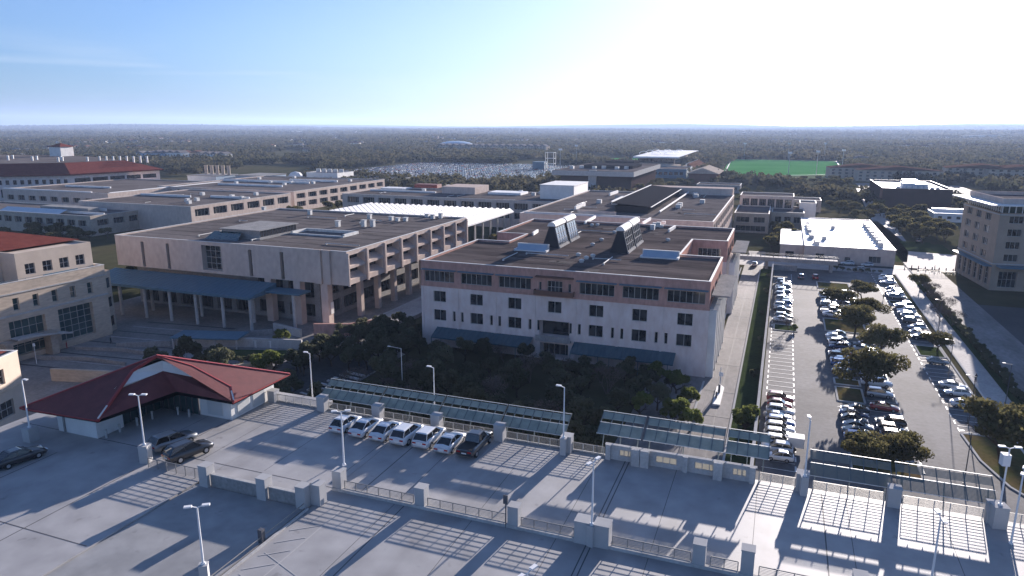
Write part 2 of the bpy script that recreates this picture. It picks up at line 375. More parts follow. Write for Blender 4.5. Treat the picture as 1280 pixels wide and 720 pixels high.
def building(name, label, cat, poly, z0, z1, wall, roofm, holes=None, par=.6, depth=.45, glass='glass', frame='frame', root=None, capm=None, group=None, org=None):
    """poly counter-clockwise in world metres; holes = {edge index: list}"""
    org = org or (poly[0][0], poly[0][1], 0)
    if root is None: root = thing(name, label, cat, (org[0], org[1], 0), 0, group)
    poly = [(p[0]-org[0], p[1]-org[1]) for p in poly]; holes = holes or {}
    wb = MB(); gbs = []; n = len(poly)
    for i in range(n): facade(wb, gbs, poly[i], poly[(i+1) % n], z0, z1, holes.get(i, []), depth)
    ins = inset(poly, .35); zr = z1-par
    for i in range(n):
        j = (i+1) % n; a, c = ins[i], ins[j]
        wb.face([(*c,zr),(*a,zr),(*a,z1),(*c,z1)])
    if z0 > .5: wb.face([(*p, z0) for p in reversed(poly)])
    wb.build('wall', M[wall], root)
    rb = MB(); rb.face([(*p, zr+.002) for p in ins]); r = rb.build('roof', M[roofm], root)
    cb = MB(); o2 = inset(poly, -.06); i2 = inset(poly, .41)
    for i in range(n):
        j = (i+1) % n
        cb.face([(*o2[i],z1+.06),(*o2[j],z1+.06),(*i2[j],z1+.06),(*i2[i],z1+.06)])
        cb.face([(*o2[i],z1-.06),(*o2[j],z1-.06),(*o2[j],z1+.06),(*o2[i],z1+.06)])
        cb.face([(*i2[j],z1-.06),(*i2[i],z1-.06),(*i2[i],z1+.06),(*i2[j],z1+.06)])
    c = cb.build('parapet_cap', M[capm or 'cap'], r)
    extra = (MB(), MB())
    for k, (gl, fr) in enumerate(gbs):
        if k < 96:
            w = gl.build('window', M[glass], root)
            if fr.f: fr.build('frame', M[frame], w)
        else:
            for e, s in zip(extra, (gl, fr)):
                q = len(e.v); e.v += s.v; e.f += [tuple(i+q for i in f) for f in s.f]; e.m += s.m
    if extra[0].f:
        w = extra[0].build('window', M[glass], root); w['kind'] = 'stuff'
        if extra[1].f: extra[1].build('frame', M[frame], w)
    root['_org'] = list(org)
    return root
def part(root, name, m, fn, parent=None, smooth=False):
    b = MB(); fn(b)
    org = root.get('_org', [root.location.x, root.location.y, 0])
    oz = org[2] if len(org) > 2 else 0; b.v = [(x-org[0], y-org[1], z-oz) for x, y, z in b.v]
    return b.build(name, [M[k] for k in m] if isinstance(m, (list, tuple)) else M[m], parent or root, smooth)
def row(n, a, b_, w, v0, v1, nx=2, nz_=1, depth=None):
    "n openings of width w spread evenly between a and b"
    s = (b_-a)/n; return [((a+s*(i+.5))-w/2, (a+s*(i+.5))+w/2, v0, v1, nx, nz_) + ((depth,) if depth else ()) for i in range(n)]
# ------------------------------------------------------------------ centre building: pink attic storey over pale limestone
bx0, bx1, by0 = -76.0, -11.7, 140.5
poly = [(bx0,by0),(bx1,by0),(bx1,169),(-21.5,169),(-21.5,193.6),(-12.4,193.6),(-12.4,219),(bx0,219),(bx0,187),(-67,187),(-67,173),(bx0,173)]
BW = (bx1-bx0)/7
top = []; low = []
for i in range(7):
    c = BW*(i+.5)
    if i != 3:
        top.append((c-3.75, c+3.75, 15.2, 17.7, 6, 1))
        for v0, v1 in ((10.5,13.1),(6.1,8.7)): low.append((c-1.55, c+1.55, v0, v1, 2, 1))
    else:
        top += [(c-1.7,c+1.7,14.9,17.6,4,2),(c-3.6,c-3.0,15.3,17.2,1,1),(c+3.0,c+3.6,15.3,17.2,1,1)]
        low += [(c-1.55,c+1.55,10.5,13.1,2,1),(c-3.4,c+3.4,5.0,8.7,0,0,2.5),(c-3.2,c+3.2,.4,3.6,5,1,2.5)]
    if i: low += [(BW*i-1.35, BW*i-.65, 6.2, 8.6, 1, 1), (BW*i+.65, BW*i+1.35, 6.2, 8.6, 1, 1)]
cb_ = building('academic_building', 'long pink and pale stone building with dark gravel roof and two pairs of glazed monitors', 'building',
    poly, 14.3, 20.0, 'pink', 'roof', {0: top, 1: row(3,1,26,6.6,15,17.6,5,1), 3: row(5,1,23,3.6,14.8,17.8,3,1), 4: row(1,1,8,6,15,17.8,5,1), 5: row(3,1,24,6.6,15,17.6,5,1)}, par=.55, depth=.35)
lw = MB(); gbs = []
rp_ = [(p[0]-bx0, p[1]-by0) for p in poly]
lh = {0: low, 1: [(2.2+4.2*i, 4.6+4.2*i, 1, 13.2, 1, 5, 1.1) for i in range(6)], 5: [(2.2+4.2*i, 4.6+4.2*i, 1, 13.2, 1, 5, 1.1) for i in range(5)], 3: row(5,1,23,2.6,8,12,2,1)}
for i in range(len(rp_)): facade(lw, gbs, rp_[i], rp_[(i+1) % len(rp_)], 0, 14.3, lh.get(i, []), .35)
lw.build('lower_wall', M['lime'], cb_)
for gl, fr in gbs[:64]:
    w = gl.build('window', M['glass'], cb_)
    if fr.f: fr.build('frame', M['frame'], w)
for i in range(7):
    if i == 3: continue
    c = bx0+BW*(i+.5); part(cb_, 'sunshade', 'bluemet', lambda b: b.box(c-4.3, c+4.3, by0-.9, by0-.06, 18.0, 18.18))
part(cb_, 'string_course', 'pink', lambda b: (b.box(bx0-.15, bx1+.15, by0-.18, by0-.01, 14.1, 14.5), b.box(bx0-.12, bx1+.12, by0-.12, by0-.01, 19.3, 19.5)))
for c in [bx0+.2, bx1-.2]+[bx0+BW*i for i in range(1,7)]: part(cb_, 'pilaster', 'lime', lambda b: b.box(c-.25, c+.25, by0-.14, by0-.01, 0, 14.05))
def f(b):
    c = (bx0+bx1)/2; b.box(c-4.4,c+4.4,by0-1.3,by0-.02,14.55,14.75); b.box(c-4.4,c+4.4,by0-1.3,by0-1.2,14.75,15.6)
    b.box(c-4.4,c-4.3,by0-1.2,by0-.02,14.75,15.6); b.box(c+4.3,c+4.4,by0-1.2,by0-.02,14.75,15.6)
    b.box(c-4.2,c+4.2,by0-.9,by0-.02,18.3,18.6)
part(cb_, 'balcony', 'corten', f)
def f(b):
    c = (bx0+bx1)/2; b.box(c-3.9,c+3.9,by0-1.2,by0-.02,4.3,4.6); b.box(c-3.9,c+3.9,by0-1.2,by0-1.1,4.6,5.6)
part(cb_, 'balcony', 'concd', f)
def f(b):
    for x0, x1 in ((bx0+4, -48.6), (-39.2, bx1-6)):
        b.face([(x0,by0-3.6,3.2),(x1,by0-3.6,3.2),(x1,by0-.02,4.6),(x0,by0-.02,4.6)]); b.box(x0,x1,by0-3.66,by0-3.58,2.95,3.2)
        x = x0
        while x < x1: b.bar((x,by0-3.6,3.24),(x,by0-.1,4.66),.07,.09); b.box(x-.06,x+.06,by0-3.5,by0-3.38,0,3.0) if int(x) % 3 == 0 else None; x += 1.2
part(cb_, 'awning', 'awn', f)
for y in (141.4,146.4,151.4,156.4,161.4,166.4,194.6,200,205.6,211,216.8): part(cb_, 'fin', 'white', lambda b: b.box(bx1+.01,bx1+1.5,y-.3,y+.3,0,14))
for y0, y1 in ((141.1,166.7),(194.3,217.1)): part(cb_, 'fin_beam', 'conc', lambda b: b.box(bx1+.01,bx1+.75,y0,y1,14.01,14.3))
part(cb_, 'side_canopy', 'concd', lambda b: (b.box(bx1+.02,bx1+3.6,144,166,16.2,16.5), b.box(bx1+.02,bx1+3.8,198,219,16.2,16.5)))
# roof monitors: dark gable ends, steep glazed flank, rounded white cap
def monitor(x, y0, y1):
    w = part(cb_, 'roof_monitor', 'dark', lambda b: (b.face([(x-2.6,y0,19.46),(x+2.0,y0,19.46),(x+.55,y0,25.0),(x-.75,y0,25.0)]), b.face([(x+2.0,y1,19.46),(x-2.6,y1,19.46),(x-.75,y1,25.0),(x+.55,y1,25.0)]),
        b.face([(x-2.6,y1,19.46),(x-2.6,y0,19.46),(x-.75,y0,25.0),(x-.75,y1,25.0)]), b.face([(x+2.0,y0,19.46),(x+2.0,y1,19.46),(x+.55,y1,25.0),(x+.55,y0,25.0)])))
    def gl(b):
        n = 4
        for i in range(n):
            for j in range(3):
                ya = y0+.3+(y1-y0-.6)*i/n+.06; yb = y0+.3+(y1-y0-.6)*(i+1)/n-.06; za = 20.1+1.5*j; zb = za+1.38
                X = lambda z: x+2.0-(z-19.46)/5.54*1.45+.04
                b.face([(X(za),ya,za),(X(za),yb,za),(X(zb),yb,zb),(X(zb),ya,zb)])
    g_ = part(cb_, 'glazing', 'glass', gl, parent=w)
    def fr(b):
        X = lambda z: x+2.0-(z-19.46)/5.54*1.45+.05
        for i in range(5):
            ya = y0+.3+(y1-y0-.6)*i/4; b.bar((X(20),ya,20),(X(24.7),ya,24.7),.14,.12)
        for j in range(4): z = 20.05+1.5*j; b.bar((X(z),y0+.2,z),(X(z),y1-.2,z),.12,.12)
        b.box(x+1.9,x+2.25,y0,y1,19.46,19.9)
    part(cb_, 'frame', 'conc', fr, parent=w)
    def cap(b):
        n = 10; r = 1.1
        pr = [(x-.1+math.cos(math.pi*k/n)*r, 24.95+math.sin(math.pi*k/n)*r*1.0) for k in range(n+1)]
        for k in range(n): b.face([(pr[k][0],y0-.15,pr[k][1]),(pr[k][0],y1+.15,pr[k][1]),(pr[k+1][0],y1+.15,pr[k+1][1]),(pr[k+1][0],y0-.15,pr[k+1][1])])
        b.face([(p[0],y0-.15,p[1]) for p in reversed(pr)]); b.face([(p[0],y1+.15,p[1]) for p in pr])
    part(cb_, 'cap', 'white', cap, parent=w)
monitor(-54.0, 170, 178.6); monitor(-54.0, 180.2, 188.8); monitor(-36.0, 168.5, 177.2); monitor(-36.0, 178.8, 187.6)
for x0, x1, y in ((-61.2,-53.6,163.0),(-29.8,-21.8,164.6)):
    part(cb_, 'skylight', 'bluesky', lambda b: (b.face([(x0,y,19.6),(x1,y,19.6),(x1,y+2.2,20.9),(x0,y+2.2,20.9)]), b.face([(x1,y,19.6),(x1,y+2.2,19.6),(x1,y+2.2,20.9)]), b.face([(x0,y+2.2,19.6),(x0,y,19.6),(x0,y+2.2,20.9)]), b.face([(x1,y+2.2,19.6),(x0,y+2.2,19.6),(x0,y+2.2,20.9),(x1,y+2.2,20.9)])))
    part(cb_, 'skylight_curb', 'white', lambda b: (b.box(x0-.2,x1+.2,y-.25,y-.03,19.46,19.75), b.box(x0-.35,x1+.35,y+2.23,y+2.6,19.46,21.1), b.box(x0-.5,x0-.03,y-.2,y+2.2,19.46,19.9), b.box(x1+.03,x1+.5,y-.2,y+2.2,19.46,19.9)))
def vent(root, x, y, z, s=.5, h=.5, parent=None):
    def f(b):
        b.tube((x,y,z),(x,y,z+h*.5),s*.8,s*.8,8); b.tube((x,y,z+h*.5),(x,y,z+h*.75),s,s,8); b.tube((x,y,z+h*.75),(x,y,z+h),s,s*.45,8)
    return part(root, 'roof_vent', 'unit', f, parent)
for px, py in ((740,281),(747,281),(768,290),(752,299.5),(741,305.5),(733,322),(723,318),(741,319.5),(835,299.5),(727,326)):
    x, y, _ = at(px, py, 19.8); vent(cb_, x, y, 19.45, .65, .75)
for px, py in ((660,343),(732,343),(787,346)):
    x, y, _ = at(px, py, 19.8); vent(cb_, x, 141.5, 19.45, .35, .5)
def f(b):   # low white-capped roof upstands
    for a, c in ((at(666,292,20),at(672,288,20)),(at(731,278,20),at(744,270.5,20)),(at(803,279,20),at(813,273,20)),(at(836,288,20),at(844,283,20))):
        b.bar((a[0],a[1],19.9),(c[0],c[1],19.9),.5,.9)
part(cb_, 'roof_upstand', 'white', f)
def f(b):
    for i in range(9):
        x, y, _ = at(815+random.uniform(0,18), 280+random.uniform(-3,5), 20); b.box(x-.6,x+.6,y-.6,y+.6,19.45,19.45+random.uniform(.6,1.6))
part(cb_, 'rooftop_units', 'unit', f)

# ------------------------------------------------------------------ library-like precast hall, left of centre
lx0, lx1, ly0, ly1 = -174.5, -98.0, 143.5, 214.0
E_ = [(.8+8.75*i, .8+8.75*i+7.3, v0, v1, 0, 0, 2.4) for i in range(8) for v0, v1 in ((16.1,18.9),(12.7,15.5))]
S_ = [(31.0,37.6,12.3,19.0,4,4,1.6)] + [(u,u+1.1,11.6,18.7,0,0,1.0) for u in (9.5,18.6,46.5,56.5)]
lb = building('precast_hall', 'large grey precast building left of centre with blank upper front wall', 'building',
    [(lx0,ly0),(lx1,ly0),(lx1,ly1),(lx0,ly1)], 11.5, 20.0, 'precast', 'roofg', {0: S_, 1: E_}, par=.4, depth=1.2)
def f(b):
    for i in range(8):
        y0 = ly0+.8+8.75*i
        for z in (12.7,16.1): b.face([(lx1-2.3,y0+.02,z+1.25),(lx1-.05,y0+.02,z+.03),(lx1-.05,y0+7.28,z+.03),(lx1-2.3,y0+7.28,z+1.25)])
part(lb, 'sloping_sill', 'precast', f)
for i in range(9): part(lb, 'pilaster', 'precast', lambda b: b.box(lx1+.01, lx1+.5, ly0+.1+8.75*i-.35+(.25 if i == 0 else 0), ly0+.1+8.75*i+.35, 11.3, 19.6))
# recessed lower storeys
lowp = [(-172,147.5),(-109.5,147.5),(-109.5,212),(-172,212)]
wl = MB(); gbs = []; q = [(p[0]-lx0, p[1]-ly0) for p in lowp]
facade(wl, gbs, q[0], q[1], 0, 11.5, [(43+i*9.8, 43+i*9.8+8, v0, v1, 5, 1, .8) for i in range(2) for v0, v1 in ((1.2,4.6),(6.3,10.6))] + [(2+i*6.6, 2+i*6.6+5, .6, 7.2, 4, 2, .8) for i in range(6)])
facade(wl, gbs, q[1], q[2], 0, 11.5, [(2+i*8.7, 2+i*8.7+7.4, v0, v1, 5, 1, .8) for i in range(7) for v0, v1 in ((1.2,4.6),(6.3,10.6))])
facade(wl, gbs, q[2], q[3], 0, 11.5, []); facade(wl, gbs, q[3], q[0], 0, 11.5, [])
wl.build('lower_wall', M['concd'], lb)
for gl, fr in gbs: w = gl.build('window', M['glass'], lb); fr.build('frame', M['dframe'], w)
def cols(xs, ys, w, z1):
    for x in xs:
        for y in ys: part(lb, 'column', 'precast', lambda b: b.box(x-w, x+w, y-w, y+w, 0, z1))
cols((-122.5,-113.5,-105.2), (144.6,), 1.0, 11.5); cols((-103.5,), [157+8.75*i for i in range(7)], .7, 11.5)
part(lb, 'corner_pier', 'precast', lambda b: (b.box(-107.3,-105.3,142.9,143.48,11.5,20.15), b.box(-104.6,-102.6,142.9,143.48,11.5,20.15)))
part(lb, 'corner_sign', 'white', lambda b: b.box(-104.1,-104.0,144.4,145.6,3.5,6.5))
# porch on round white columns
px0, px1, py0_, py1_ = -175.5, -119.5, 133.3, 143.2
pr = part(lb, 'porch_roof', 'bluemet', lambda b: (b.face([(px0,py0_,8.9),(px1,py0_,8.9),(px1,py1_,10.6),(px0,py1_,10.6)]), b.box(px0,px1,py0_-.1,py0_-.01,8.3,8.95), b.box(px1+.01,px1+.12,py0_,py1_,8.5,8.9), b.face([(px0,py1_,8.5),(px1,py1_,8.5),(px1,py0_,8.5),(px0,py0_,8.5)]), b.face([(px1,py0_,8.5),(px1,py1_,8.5),(px1,py1_,10.6),(px1,py0_,8.9)])))
def f(b):
    x = px0+1.2
    while x < px1: b.bar((x,py0_,8.97),(x,py1_-.1,10.65),.06,.07); x += 1.5
part(lb, 'roof_seams', 'bluemet', f, parent=pr)
part(lb, 'porch_roof', 'bluemet', lambda b: b.box(px1+.3,-109,138.5,143.3,9.1,9.5))
for i in range(7):
    x = -173+i*8.7
    for y in (134.6,): part(lb, 'column', 'conc', lambda b: (b.tube((x,y,0),(x,y,8.4),.42,.42,10), b.tube((x,y,8.1),(x,y,8.45),.6,.6,10)))
    if i % 2: part(lb, 'column', 'conc', lambda b: b.tube((x+4,141,0),(x+4,141,8.4),.42,.42,10))
part(lb, 'column', 'conc', lambda b: b.tube((-111.5,139.5,0),(-111.5,139.5,9.1),.45,.45,10))
ph = part(lb, 'penthouse', 'concd', lambda b: (b.box(-146.5,-131.5,152.5,170.5,19.6,19.9), b.box(-145.5,-132.5,153.5,169.5,19.9,21.9), b.box(-146,-132,153,170,21.9,22.1)))
part(lb, 'grille', 'dark', lambda b: [b.box(-132.49,-132.4,154+i*1.3,155+i*1.3,20.2,21.7) for i in range(12)] and None, parent=ph)
part(lb, 'sloping_glazing', 'tglass', lambda b: b.face([(-147.5,149,19.65),(-136,149,19.65),(-138,153,21.3),(-147.5,153,21.3)]))
part(lb, 'skylight_curb', 'unit', lambda b: (b.box(-131,-113,171.5,172.1,19.6,20.4), b.box(-131,-130.4,165,171.4,19.6,20.4), b.box(-113.6,-113,165,171.4,19.6,20.4), b.box(-131,-113,164.4,164.9,19.6,20.0)))
for px, py, h in ((387.5,268,1.6),(422.5,283,1.8),(455,283,2.0),(466,283,2.0),(462,273,1.4),(489,275,1.2),(497,276,1.0),(507,276,1.1),(534,271,1.0),(541,273,1.3),(551,272.5,1.6),(453,280,.6),(330,262,1)):
    x, y, _ = at(px, py, 19.7); part(lb, 'rooftop_unit', 'unit', lambda b: (b.box(x-.6,x+.6,y-.6,y+.6,19.61,19.6+h), b.box(x-.75,x+.75,y-.75,y+.75,19.6+h,19.75+h)))
# banners of light on the wall are left to the sun

# ------------------------------------------------------------------ white louvred court canopy behind the hall
wc = thing('court_canopy', 'white ribbed canopy roof on slim columns behind the precast hall', 'canopy', (-190,250,0))
wc['_org'] = [-190,250,0]
def f(b):
    x0, x1, y0, y1, z = -187, -112.5, 246, 296, 12.4
    n, m_ = 26, 14
    for i in range(n):
        for j in range(m_):
            xa = x0+(x1-x0)*i/n; xb = x0+(x1-x0)*(i+1)/n; xm = xa+(xb-xa)*.5; ya = y0+(y1-y0)*j/m_; yb = y0+(y1-y0)*(j+1)/m_; c = [(xa,ya,z),(xb,ya,z),(xb,yb,z),(xa,yb,z)]; r1 = (xm,ya+.4,z+1.3); r2 = (xm,yb-.4,z+1.3)
            b.face([c[0],c[1],r1]); b.face([c[1],c[2],r2,r1]); b.face([c[2],c[3],r2]); b.face([c[3],c[0],r1,r2])
    b.box(x0,x1,y0-.2,y0-.02,z-.5,z+.05)
    b.box(x1+.02,x1+.4,y0,y1,z-.5,z+.1)
part(wc, 'roof', 'membrane', f)
for i in range(7): part(wc, 'column', 'conc', lambda b: b.box(-113.4,-112.8,247+i*7.9-.3,247+i*7.9+.3,0,12))
for i in range(7): part(wc, 'column', 'conc', lambda b: b.box(-186,-185.4,247+i*7.9-.3,247+i*7.9+.3,0,12))

# ------------------------------------------------------------------ precast teaching blocks behind
def block(name, label, x0, x1, y0, y1, z, s=None, e=None, roof='roofg', wall='precast', par=.5, org=None):
    return building(name, label, 'building', [(x0,y0),(x1,y0),(x1,y1),(x0,y1)], 0, z, wall, roof, {k: v for k, v in ((0, s), (1, e)) if v}, par=par, depth=.9)
b5 = block('teaching_block', 'grey roofed block directly behind the pink building, white edged stepped roof', -92, -21.2, 249, 352, 17.8,
    [(62+0*8,69.5,9.6,16,4,1),(44,51.5,11,15,5,1)] , row(11,1,101,7.4,9,12,5,1)+row(11,1,101,7.4,13.4,16.4,5,1)+row(11,1,101,7.4,2,6,5,1))
def f(b):
    b.box(-91,-47,251,251.6,17.3,18.2)
    for a, c in ((at(719,260,18),at(731,255.5,18)),(at(770,262,18),at(782,256,18)),(at(765,253,18),at(780,246,18)),(at(806,244,18),at(815,240,18)),(at(762,243,18),at(772,239.5,18))):
        b.bar((a[0],a[1],18.0),(c[0],c[1],18.0),.7,1.3)
part(b5, 'roof_upstand', 'white', f)
def f(b):
    for (a, c) in ((at(722,265,18),at(770,268,18)),(at(765,254,18),at(810,256,18)),(at(769,246,18),at(805,248,18))):
        b.bar((a[0],a[1],18.1),(c[0],c[1],18.1),.8,1.6)
part(b5, 'clerestory', 'precast', f)
dk = part(b5, 'lantern_roof', 'dark', lambda b: (b.box(-60,-47,268,352,17.32,19.9), b.face([(-61,267,21.2),(-46,267,20.0),(-46,353,20.0),(-61,353,21.2)]), b.face([(-61,267,20.9),(-46,267,19.92),(-46,267,20.0),(-61,267,21.2)])))
part(b5, 'ridge_edge', 'white', lambda b: (b.bar((-61,267,21.3),(-61,353,21.3),.5,.2), b.bar((-45.8,267,19.9),(-45.8,353,19.9),.4,.2), b.bar((-42.5,267,18.4),(-42.5,353,18.4),.5,.5)), parent=dk)
for px, py in ((869,243),(870,245),(850,256),(848,258),(878,252),(800,259),(789,258),(749,252),(823,249)):
    x, y, _ = at(px, py, 18); part(b5, 'rooftop_unit', 'unit', lambda b: b.box(x-1,x+1,y-1,y+1,17.31,18.9))
part(b5, 'link_wall', 'precast', lambda b: b.box(-62,-22,352.6,362,8,20.5))
b6 = block('wing_block', 'long low wing with dark glazed upper floor right of the grey roofed block', -20.6, 6, 392, 412, 14.2, row(6,1,26,3.4,8,12.6,4,1), row(3,1,19,4,8,12,4,1), wall='precast')
b7 = block('portal_block', 'two storey concrete wing with square openings beside the side road', -20.6, -4.8, 352, 388, 9.4, [(1,7,5,7.6,3,1),(9,14,5,7.6,3,1),(1,14.5,.8,3.4,6,1)], row(5,1,35,5,4.6,7.6,3,1), wall='tan')
b8 = block('link_block', 'small dark roofed wing at the head of the side road', -4, 11, 372, 402, 8.2, row(3,1,14,3,3,6,2,1), row(4,1,29,4,3,6,2,1), wall='tan')
b9 = block('stair_house', 'small pale stair house with stepped white edges near the road head', 9, 17, 395, 409, 11, None, row(2,1,13,3,5,8,2,1), wall='white')

b3 = block('long_wing', 'long two storey grey wing with square windows behind the white ribbed canopy', -224, -93.5, 327, 372, 13.9,
    row(13,2,128,7.2,9.2,12.4,5,1)+row(13,2,128,7.2,4.6,7.6,5,1), [(1,4.5,8.5,12.5,2,1),(6,12,8.5,12.5,3,1),(14,24,8.5,12.5,5,1),(26,30,8.5,12.5,2,1),(32,43,8.5,12.5,5,1)])
part(b3, 'roof_room', 'white', lambda b: (b.box(-116,-98,344,371,13.4,20.3), b.box(-116.3,-97.7,343.7,371.3,20.3,20.6)))
part(b3, 'roof_room', 'precast', lambda b: b.box(-176,-156,352,371.5,13.41,17.2))
part(b3, 'roof_edge', 'membrane', lambda b: (b.box(-150,-131,356,368,13.42,14.6), b.box(-222,-180,352,353,13.42,14.2), b.box(-221,-205,362,371,13.42,14.3)))
for px, py in ((676,241),(667,243),(651,240),(575,235),(530,238),(560,233)):
    x, y, _ = at(px, py, 14); part(b3, 'rooftop_unit', 'unit', lambda b: b.box(x-1,x+1,y-.8,y+.8,13.41,15))
part(b3, 'pyramid_skylight', 'redroof', lambda b: b.box(-205,-190,374,380,14,16) )

d1 = block('low_wing', 'low flat roofed wing behind the red roofed beige building at the left edge', -400, -296, 232, 262, 9.4, row(14,2,102,5,4.4,7.2,3,1), row(3,2,28,6,4.4,7.2,3,1), wall='tan')
part(d1, 'roof_edge', 'membrane', lambda b: (b.box(-360,-297,240,240.6,8.9,9.9), b.box(-352,-310,252,252.6,8.9,10.2)))
part(d1, 'blue_roof', 'bluesky', lambda b: b.face([(-360,233,9.0),(-318,233,9.0),(-320,239.5,10.6),(-362,239.5,10.6)]))
part(d1, 'roof_room', 'concd', lambda b: b.box(-345,-312,244,250,8.9,11))
d2 = block('middle_wing', 'flat roofed wing with seven square openings on its right side behind the hall', -336, -262, 258, 332, 12.4, None, row(6,1,73,9.2,7.2,10.8,4,1)+[], wall='precast')
for px, py in ((234,251),(246,250),(236,253.5),(253,243),(290,246),(302,248),(320,243)):
    x, y, _ = at(px, py, 12.4); part(d2, 'rooftop_unit', 'unit', lambda b: b.box(x-1,x+1,y-1,y+1,11.92,13.6))
part(d2, 'roof_edge', 'membrane', lambda b: (b.box(-336,-300,296,296.7,11.93,13), b.box(-290,-264,300,301,11.93,13)))
d3 = block('far_wing', 'long flat roofed wing with eight square openings reaching back towards the trees', -376, -270, 345, 448, 12.0, row(9,2,104,7,7,10.4,3,1), row(9,1,102,8.4,7.4,10.4,4,1)+row(9,1,102,8.4,2.5,5.6,4,1), wall='precast')
part(d3, 'roof_edge', 'membrane', lambda b: (b.box(-374,-300,400,401,11.53,12.9), b.box(-330,-290,418,419,11.53,12.8), b.box(-352,-300,372,373,11.53,12.6)))
for i in range(9):
    x = random.uniform(-365,-285); y = random.uniform(360,440); part(d3, 'rooftop_unit', 'unit', lambda b: b.box(x-1,x+1,y-1,y+1,11.52,13))
d4 = block('rear_wing', 'low pale roofed wing between the red roofed hall and the flat roofed wings', -456, -366, 300, 392, 11.5, row(9,2,88,6,5,8,3,1), row(9,2,90,6,5,8,3,1), wall='precast')
part(d4, 'roof_edge', 'membrane', lambda b: (b.box(-455,-380,300.5,301.5,11.02,12), b.box(-440,-400,330,331,11.02,12), b.box(-367.5,-366.6,302,390,11.02,11.9)))
d5 = block('dark_garage', 'low dark slab building before the far car park', -372, -300, 505, 540, 6.5, row(6,1,70,9,2.5,5,3,1), None, wall='concd')

# ------------------------------------------------------------------ beige building with red roof at the left edge (turned about 18 degrees)
Cx, Cy = -150.9, 120.2; dx_, dy_ = -.045, -.999
def Lp(u, w): return (Cx + dx_*u + dy_*w, Cy + dy_*u - dx_*w)     # u towards the camera along the front, w into the building
Lh = 17.4
big = [(4.2,12.6,1.6,9.2,5,5,1.0),(15.6,23.4,1.2,9.0,5,4,1.0),(26.8,34.5,1.2,9.0,5,4,1.0),(38,46,1.2,9,5,4,1.0),(50,58,1.2,9,5,4,1.0)]
small = [(3.6+4.25*i, 4.9+4.25*i, 11.2, 13.9, 1, 2, .5) for i in range(14)]
Ln = 62.0
hl = [(Ln-b_, Ln-a_, *r) for a_, b_, *r in big+small]
L1 = building('stone_hall', 'beige stone building with dark red hip roof and tall teal glazing at the left edge', 'building', [Lp(Ln,0),Lp(0,0),Lp(0,40),Lp(Ln,40)], 0, Lh, 'beige', 'conc', {0: hl}, par=1.0, depth=.8, glass='tglass')
hu = [(2.0+3.9*i, 4.2+3.9*i, 17.9, 20.3, 2, 2, .35) for i in range(4)]
def upper(u0, u1, w0, w1, z1, holes):
    p = [Lp(u1,w0),Lp(u0,w0),Lp(u0,w1),Lp(u1,w1)]; org = L1['_org']; q = [(a-org[0], b-org[1]) for a, b in p]
    wb = MB(); gbs = []; L = u1-u0
    for i in range(4): facade(wb, gbs, q[i], q[(i+1) % 4], Lh-1.0, z1, [(L-b_, L-a_, *r) for a_, b_, *r in holes] if i == 0 else [], .3)
    wb.face([(*c, z1-.4) for c in inset(q, .4)]); o_ = [*q]
    i2 = inset(q,.4)
    for i in range(4): j = (i+1) % 4; wb.face([(*o_[i],z1),(*o_[j],z1),(*i2[j],z1),(*i2[i],z1)]); wb.face([(*i2[j],z1-.4),(*i2[i],z1-.4),(*i2[i],z1),(*i2[j],z1)])
    wb.build('upper_wall', M['beigew'], L1)
    for gl, fr in gbs: w = gl.build('window', M['glass'], L1); fr.build('frame', M['conc'], w)
upper(.8, 18.5, 2.6, 22, 22.9, hu)
upper(18.6, 34, 7.5, 22, 20.6, [(2,6.4,16.9,19.6,3,2,.3),(8,9.4,16.9,19.6,1,2,.3)])
upper(34.2, 60, 2.6, 22, 22.9, [(2+4*i,4.2+4*i,17.9,20.3,2,2,.3) for i in range(5)])
def f(b):
    p = [(*Lp(58,8),23.0),(*Lp(-.5,8),23.0),(*Lp(-.5,38),23.0),(*Lp(58,38),23.0)]; r = [(*Lp(46,23),26.4),(*Lp(13,23),26.4)]
    b.face([p[0],p[1],r[1],r[0]]); b.face([p[1],p[2],r[1]]); b.face([p[2],p[3],r[0],r[1]]); b.face([p[3],p[0],r[0]])
part(L1, 'red_roof', 'redtile', f)
part(L1, 'roof_wall', 'beigew', lambda b: b.prism([Lp(57,10),Lp(4,10),Lp(4,37),Lp(57,37)], 16, 21.6))
part(L1, 'side_wing', 'beige', lambda b: b.prism([Lp(1,.6),Lp(-3.6,3.2),Lp(-3.6,14),Lp(1,14)], 0, 15.2))
for z in (11.2,6.4,1.6):
    w = part(L1, 'window', 'glass', lambda b: b.prism([Lp(-1.0,1.62),Lp(-2.6,2.5),Lp(-2.6,3),Lp(-1.0,3)], z, z+2.4))
part(L1, 'cornice', 'conc', lambda b: (b.prism([Lp(Ln,-.25),Lp(0,-.25),Lp(0,-.02),Lp(Ln,-.02)], 10.1, 10.5), b.prism([Lp(Ln,-.2),Lp(0,-.2),Lp(0,-.02),Lp(Ln,-.02)], 14.9, 15.15)))
def f(b):
    for i in range(15):
        u = 2+i*4; b.tube((*Lp(u,.9),16.7),(*Lp(u,.9),17.6),.05,.05,5)
    b.bar((*Lp(1.5,.9),17.6),(*Lp(60,.9),17.6),.06,.06); b.bar((*Lp(1.5,.9),17.15),(*Lp(60,.9),17.15),.05,.05)
    b.bar((*Lp(6,.9),17.2),(*Lp(14,.9),17.2),.15,.8)
part(L1, 'terrace_railing', 'bluemet', f)
def f(b):
    pts = [(*Lp(12+12*k/8,-3.2),4.1+1.5*math.sin(math.pi*k/8*.55)) for k in range(9)]
    for p, q in zip(pts, pts[1:]): b.bar(p, q, .35, .35)
    for k in range(8): a = pts[k]; c = pts[k+1]; b.face([a, c, (*Lp(12+12*(k+1)/8,-.1),c[2]), (*Lp(12+12*k/8,-.1),a[2])])
